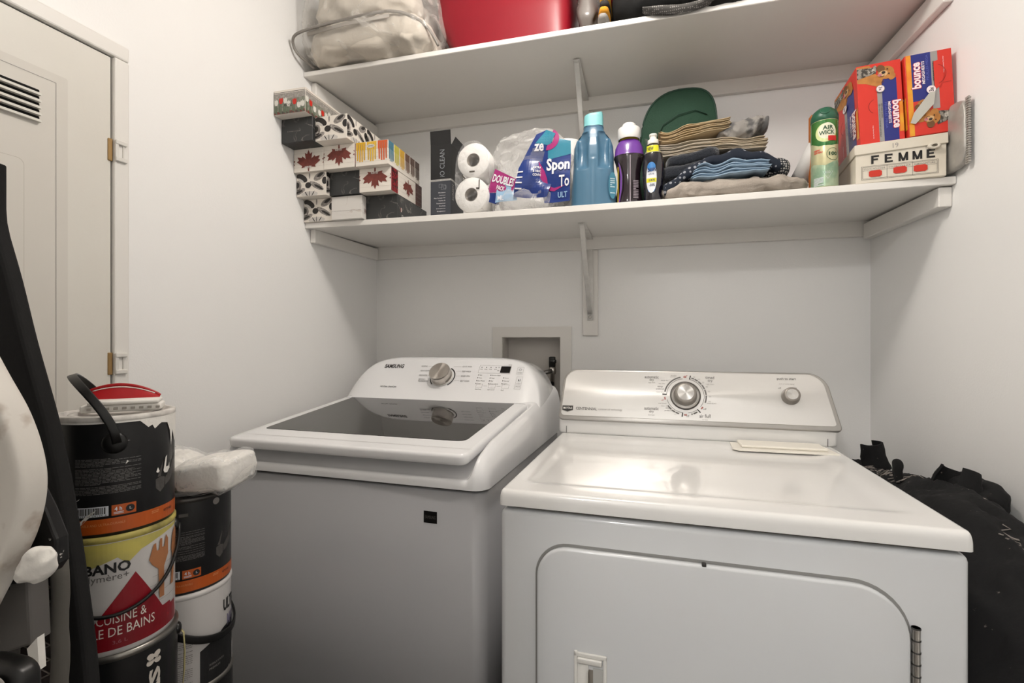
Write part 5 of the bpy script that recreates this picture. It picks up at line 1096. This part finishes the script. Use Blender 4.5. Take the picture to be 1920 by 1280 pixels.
for pts in ([(.004, .141), (.008, .149), (.010, .143), (.016, .142)], [(.0655, .083), (.070, .104), (.0735, .107), (.071, .088), (.077, .088), (.079, .094), (.080, .084), (.074, .078), (.068, .079)], [(.052, .084), (.055, .091), (.058, .084), (.055, .082)], [(-.058, .008), (-.052, .012), (-.030, .034), (-.024, .042), (-.036, .034), (-.050, .020)], [(.010, .106), (.012, .112), (.014, .110)], [(-.056, .052), (-.045, .060), (-.046, .058)]): b.poly(pc, pts, WP, 4)
LT2 = M('letter_grey', '#8a8682', .5); logo(b, -.083, .140, .016, LT2, INK); b.text(pc, 'L A', -.094, .085, -.082, .125, LT2, .04, 1, 2)
b.build('can_body', t); ear(t, radians(-2), .140, .016); ear(t, radians(178), .140, .012)
b = MB(); H_ = .100
b.tube([(-.055*sin(a)**1.0, -(CR+.007)*cos(a), .140+H_*sin(a)**.62) for a in [pi*i/48 for i in range(49)]], .005, BLK, 12, flat=(.0035, .012), up=(1, 0, .35)); b.build('bail_handle', t)
# things lying on the top can
b = MB(); b.box((-.055, -.022, 0), (.050, .020, .012), WP, .003, 2); b.box((-.045, -.026, .012), (.047, .016, .018), WP, .002, 2)
for k in range(9): b.box((-.045+.011*k, -.0265, .004), (-.040+.011*k, -.0215, .0075), M('foam_grey', '#9a958d', .8))
o = b.build('paint_pad', loc=(A0[0]+.012, A0[1]+.006, CH*6+.0005), rotz=radians(43)); tag(o, 'paint-caked white pad lying across the top left paint can', 'paint pad')
b = MB(); RT = M('tool_red', '#a81018', .35)
def blade(u, v):
    x = -.052+.098*u; h = .021*sin(pi*min(1, (u*.86+.14)))**.8+.002
    return (x, .004+.01*v, .0185+h*(v))
b.grid(blade, 40, 6, RT); b.grid(lambda u, v: (lambda p: (p[0], p[1]+.004, p[2]))(blade(1-u, v)), 40, 6, RT); b.tube([blade(i/40, 1) for i in range(41)], .0022, RT, 8)
b.tube([(lambda p: (p[0], p[1]-.0006, p[2]))(blade(i/40, .82)) for i in range(3, 38)], .0008, WP, 6)
o = b.build('red_scraper', loc=(A0[0]+.004, A0[1]+.010, CH*6), rotz=radians(43)); tag(o, 'red curved scraper blade resting on the white paint pad', 'scraper')
# right stack
for k in range(3):
    t = can((B0[0]+.002*k, B0[1], CH*k), BRZ, ('black paint can standing on the floor at the bottom of the right stack', 'black paint can second from the floor in the right stack', 'black paint can third from the floor in the right stack')[k]); body(CANB, CRIM).build('can_body', t); ear(t, radians(-50), .150)
t = can((B0[0]+.002, B0[1]-.002, CH*3), BRZ, 'white paint can with bold black lettering at its right, in the right stack')
b = body(CANW, CANW); b.text(pc, 'ULTRA', .070, .118, .125, .142, K1, .04, 0, 2); b.text(pc, 'MAT', .082, .085, .118, .108, LILAC, .03, layer=2)
b.lines(pc, -.060, .010, .010, .098, 24, INKL, 6, 1, .35); b.poly(pc, [(.022, .0), (.118, .0), (.118, .098), (.070, .088), (.022, .066)], K1, 2, ST); b.text(pc, 'MATERIAUX DE FINITION', .038, .030, .070, .034, LT2, layer=4); b.text(pc, 'PREMIUM', .038, .022, .060, .026, LT2, layer=4)
b.poly(pc, [(.085, .0), (.118, .0), (.118, .040), (.10, .030)], CANW, 4); b.rect(pc, -.058, .148, -.046, .158, K1, 2)
b.build('can_body', t); ear(t, radians(-30), .130, .017)
b = MB(); b.tube([((CR+.006)*sin(a), -(CR+.006)*cos(a), .130-.052*sin(pi*min(1, (i/40)*1.0))**.8) for i, a in enumerate([radians(-26+170*i/40) for i in range(41)])], .005, BLK, 12, flat=(.004, .014), up=(0, 0, 1)); b.build('bail_handle', t)
t = can((B0[0], B0[1], CH*4), BRZ, 'black paint can with an orange base band, directly under the wrapped white cloth pack')
b = body(CANB, M('rim_dark', '#4a4846', .3, metal=.8)); black_print(b, 9); b.ell(pc, .052, .163, .007, .0065, LT2, 2)
b.build('can_body', t); ear(t, radians(-62), .145, .014)
ck = thing('wrapped_cloth_pack', 'plastic-wrapped pack of white cloths on top of the right paint can stack', 'cloth pack', (B0[0]+.034, B0[1]+.004, CH*5+.0006), radians(12))
WC = M('cloth_white', '#e9e6e0', .8, bump=.4, bscale=120)
tilt = lambda p: Vector((p.x, p.y, p.z*(1+1.5*(p.x+.02))+.10*(p.x)))
b = MB(); b.blob((.040, -.012, .038), (.100, .115, .058), WC, .4, .28, .003, 20, 6, .0025, seed=3, bend=tilt); b.build('cloths', ck)
b = MB(); b.blob((-.058, .0, .036), (.085, .10, .066), WC, .7, .6, .007, 18, seed=6); b.build('loose_cloth', ck)
FP = film('pack_film', '#ffffff', .03, .35, .06, .5, 22, .45)
b = MB(); b.blob((.040, -.012, .038), (.107, .122, .064), FP, .5, .35, .006, 20, seed=8, nu=110, nv=50, bend=tilt); b.build('plastic_film', ck)
b = MB(); b.blob((-.056, .0, .038), (.098, .112, .076), FP, .6, .5, .006, 18, seed=9, nu=90, nv=40); b.build('plastic_film', ck)

# ================================================================== LEFT FOREGROUND
pn = []
edge = [(-.785, 1.42), (-.785, 1.347), (-.765, 1.276), (-.746, 1.195), (-.720, 1.101), (-.703, 1.02), (-.687, .919), (-.674, .818), (-.669, .764), (-.664, .60), (-.664, 0.0)]
th = radians(14.9); FX = plane((-.72, .45, 0), (cos(th), sin(th), 0), (0, 0, 1)); FMX = frame_matrix((-.72, .45, 0), (cos(th), sin(th), 0), (0, 0, 1))
def U_(x): return (x+.72)/cos(th)
b = MB(); out = [(U_(x), z) for x, z in edge]; left = [(U_(x)-.16 if z < 1.3 else U_(x)-.06, z) for x, z in edge]
poly_ = [(u, z) for u, z in out]+[(max(-.26, min(u, -.10)), z) for u, z in reversed(left)]
ctrl = []
for i in range(len(out)-1):
    for k in range(4):
        t_ = k/4; ctrl.append((out[i][0]*(1-t_)+out[i+1][0]*t_, out[i][1]*(1-t_)+out[i+1][1]*t_))
ctrl.append(out[-1])
ctrl = [ctrl[0]]+[((ctrl[i-1][0]+2*ctrl[i][0]+ctrl[i+1][0])/4, (ctrl[i-1][1]+2*ctrl[i][1]+ctrl[i+1][1])/4) for i in range(1, len(ctrl)-1)]+[ctrl[-1]]
b.prism(ctrl+[(-.22, 0), (-.22, 1.42)], -.012, .012, BLKF, 'xy', bev=.006, seg=3, X=FMX, smooth=False)
o = b.build('padded_panel'); tag(o, 'tall black padded panel leaning beside the paint cans at the left frame edge', 'padded panel')
tl = thing('paint_splattered_tool', 'white curved tool housing smeared with dried paint, black bracket below, left frame edge', 'tool', (-.66, .36, 0))
def rel(p): return (p[0]+.66, p[1]-.36, p[2])
SH = M('shell_white', '#d2cdc5', .5, mottle=.9, mscale=11, mcol='#9c8a7a', bump=.3, bscale=25, lo=.54, hi=.60)
path = [(-.735, .330, 1.30), (-.708, .336, 1.245), (-.680, .341, 1.195), (-.654, .345, 1.152), (-.632, .350, 1.113), (-.619, .353, 1.075), (-.617, .354, 1.043), (-.626, .352, 1.005), (-.645, .347, .967), (-.665, .341, .925), (-.684, .338, .88)]
b = MB(); sp_ = smooth([rel(p) for p in path]); b.tube([p+Vector((.004, .001, 0)) for p in sp_], .02, SH, 24, flat=(.039, .028), up=(0, 1, 0)); b.build('curved_shell', tl)
b = MB(); bk = M('bracket_speckled', '#0d0d0e', .4, mottle=1, mscale=55, mcol='#cfccc6', lo=.66, hi=.68)
XB = frame_matrix((-.66+.66, .374-.36, 0), (cos(th), sin(th), 0), (0, 0, 1))
b.prism([(.024, 1.040), (.033, 1.036), (.044, 1.014), (.056, .984), (.057, .958), (.050, .948), (.020, .938), (-.01, .930), (-.03, .95), (-.01, .99), (.010, 1.02)], -.008, .008, bk, 'xy', bev=.003, X=XB, smooth=False); b.build('bracket', tl)
b = MB(); b.blob((.072, -.006, .970), (.042, .018, .040), WP, .8, .8, .004, 30, seed=3, bend=lambda p: Vector((p.x+.35*p.z, p.y, p.z+.25*p.x))); b.build('dried_paint_lump', tl, label='lump of dried white paint')
b = MB(); GP2 = M('housing_grey', '#5d5a57', .5); b.prism([(-.030, .945), (.012, .948), (.016, .865), (-.018, .855), (-.026, .60), (-.06, .60), (-.06, .945)], -.015, .010, GP2, 'xy', bev=.003, X=Matrix.Translation((0, .012, 0)) @ XB, smooth=False)
hp = lambda u, v, h=0: Matrix.Translation((0, .012, 0)) @ XB @ Vector((u, v, .010+h)); b.text(hp, 'B10', -.021, .9255, -.006, .9325, INK, .02, 2, 2); b.build('housing', tl)
b = MB(); b.blob((.078, -.034, .872), (.070, .03, .050), BLK, .6, .6, .002, 10, seed=2); b.lathe([(.011, 0), (.010, .004), (0, .006)], M('cap_steel', '#7d7a76', .4, metal=.6), 24, X=Matrix.Translation((.092, -.050, .880)) @ Matrix.Rotation(pi/2, 4, 'X') @ Matrix.Rotation(radians(10), 4, 'Y')); b.build('knob', tl)
b = MB(); b.prism([(.022, .868), (.033, .880), (.035, .845), (.027, .840)], -.002, .006, WP, 'xy', X=Matrix.Translation((.004, -.002, 0)) @ XB); b.build('paint_chip', tl)
b = MB(); b.tube([(-.03, .006, .87), (-.03, .0, .5), (-.04, -.01, .0)], .012, BLK, 14); b.build('stand', tl)
b = MB(); ms = thing('mesh_screen', 'strip of wire mesh edged in grey, standing behind the paint-splattered tool', 'mesh screen', (-.67, .412, 0), th)
GE = M('foam_edge_grey', '#57544f', .9, bump=.6, bscale=40)
b.tube([(.016+.001*sin(k*1.7), 0, .02*k) for k in range(48)], .0085, GE, 10); b.build('edge_strip', ms)
b = MB(); WM = M('mesh_wire', '#6a625c', .5, metal=.3); DB = M('mesh_backing', '#2c2422', .9); b.box((-.035, .004, 0), (.010, .007, .94), DB)
n_ = 56
for k in range(n_):
    z = .94*k/n_; b.tube([(-.034, .002, z), (.010, .002, min(.94, z+.022))], .0009, WM, 5); b.tube([(-.034, .0005, min(.94, z+.022)), (.010, .0005, z)], .0009, WM, 5)
b.build('wire_mesh', ms)

# ================================================================== DARK GARMENTS BESIDE THE DRYER
GM = M('garment_black', '#101011', .95, bump=.7, bscale=60, mottle=1.0, mscale=70, mcol='#77706a', lo=.70, hi=.76)
hs = [(.70, .30), (.80, .60), (.90, .76), (1.0, .828), (1.10, .868), (1.2, .893), (1.3, .888), (1.4, .868), (1.5, .852), (1.6, .838), (1.7, .838), (1.8, .80), (1.84, .6)]
def hy(y):
    for (a, h0), (c, h1) in zip(hs, hs[1:]):
        if y <= c: t_ = (y-a)/(c-a); t_ = t_*t_*(3-2*t_) if 0 else t_; return h0+(h1-h0)*max(0, t_)
    return hs[-1][1]
def heap(u, v):
    y = .70+1.14*v; xw0 = .491+.014*v; xw1 = .768-(y-.9)*.040; x = xw0+(xw1-xw0)*u
    s_ = abs(2*u-1); z = hy(y)*(1-.16*s_**2.2)
    z *= (1 if .003 < u < .997 and .003 < v < .997 else 0)
    if z: z += .016*(1-2*abs(noise.noise(Vector((x*11+y*4, y*9-x*5, 1)))))+.012*(1-2*abs(noise.noise(Vector((x*26, y*20+x*12, 3)))))-.020
    return (x, y+.01*noise.noise(Vector((x*10, z*6, 5))), max(z, 0))
gar = thing('garment_heap', 'heap of dark clothing speckled with lint between the dryer and the right wall', 'clothes', (0, 0, 0))
b = MB(); b.grid(heap, 0, 0, GM, us=[0, .004]+[i/40 for i in range(1, 40)]+[.996, 1], vs_=[0, .004]+[j/110 for j in range(1, 110)]+[.996, 1]); b.build('cloth_heap', gar)
def collar(c, R, h, a0, a1, tilt, rz, seed, name, thick=.004):
    X = Matrix.Translation(c) @ Matrix.Rotation(rz, 4, 'Z') @ Matrix.Rotation(tilt, 4, 'Y'); b = MB()
    def f(u, v, o=0): a = a0+(a1-a0)*u; r_ = R*(1-.25*v)+o+.004*noise.noise(Vector((u*5, v*3, seed))); return X @ Vector((r_*cos(a), r_*1.15*sin(a), h*v-.02))
    b.grid(lambda u, v: f(u, v), 30, 8, GM); b.grid(lambda u, v: f(1-u, v, -thick), 30, 8, GM); b.grid(lambda u, v: f(u, 1, -thick*(v)), 30, 1, GM)
    b.grid(lambda u, v: f(0, u, -thick*v), 8, 1, GM); b.grid(lambda u, v: f(1, 1-u, -thick*v), 8, 1, GM); b.build(name, gar)
collar((.655, 1.66, .845), .035, .075, radians(-200), radians(40), radians(-12), radians(20), 2, 'collar')
collar((.655, 1.27, .885), .042, .055, radians(-150), radians(130), radians(25), radians(30), 5, 'collar')
b = MB(); b.blob((.60, 1.395, .878), (.02, .035, .06), GM, .8, .8, .004, 20, seed=2); b.blob((.695, 1.30, .858), (.09, .16, .08), GM, .8, .8, .008, 14, seed=5); b.build('sleeve', gar)
LN = M('lint', '#8f8781', .95); rnd = random.Random(8)
for (cx_, cy_) in ((.60, 1.62), (.61, 1.56), (.60, 1.47), (.60, 1.40), (.62, 1.36), (.63, 1.06), (.66, 1.2)):
    P = []
    for k in range(16):
        x, y = cx_+.012*sin(k*1.9)+rnd.uniform(-.004, .004), cy_-.03+.004*k
        P.append((x+.006*sin(k*2.7), y, heap((x-.49)/.26, (y-.70)/1.14)[2]+.0025))
    b = MB(); b.tube(P, [.0004+.0010*abs(sin(k*1.3+cx_*50)) for k in range(16)], LN, 6); b.build('lint_tuft', gar, label='pale lint')
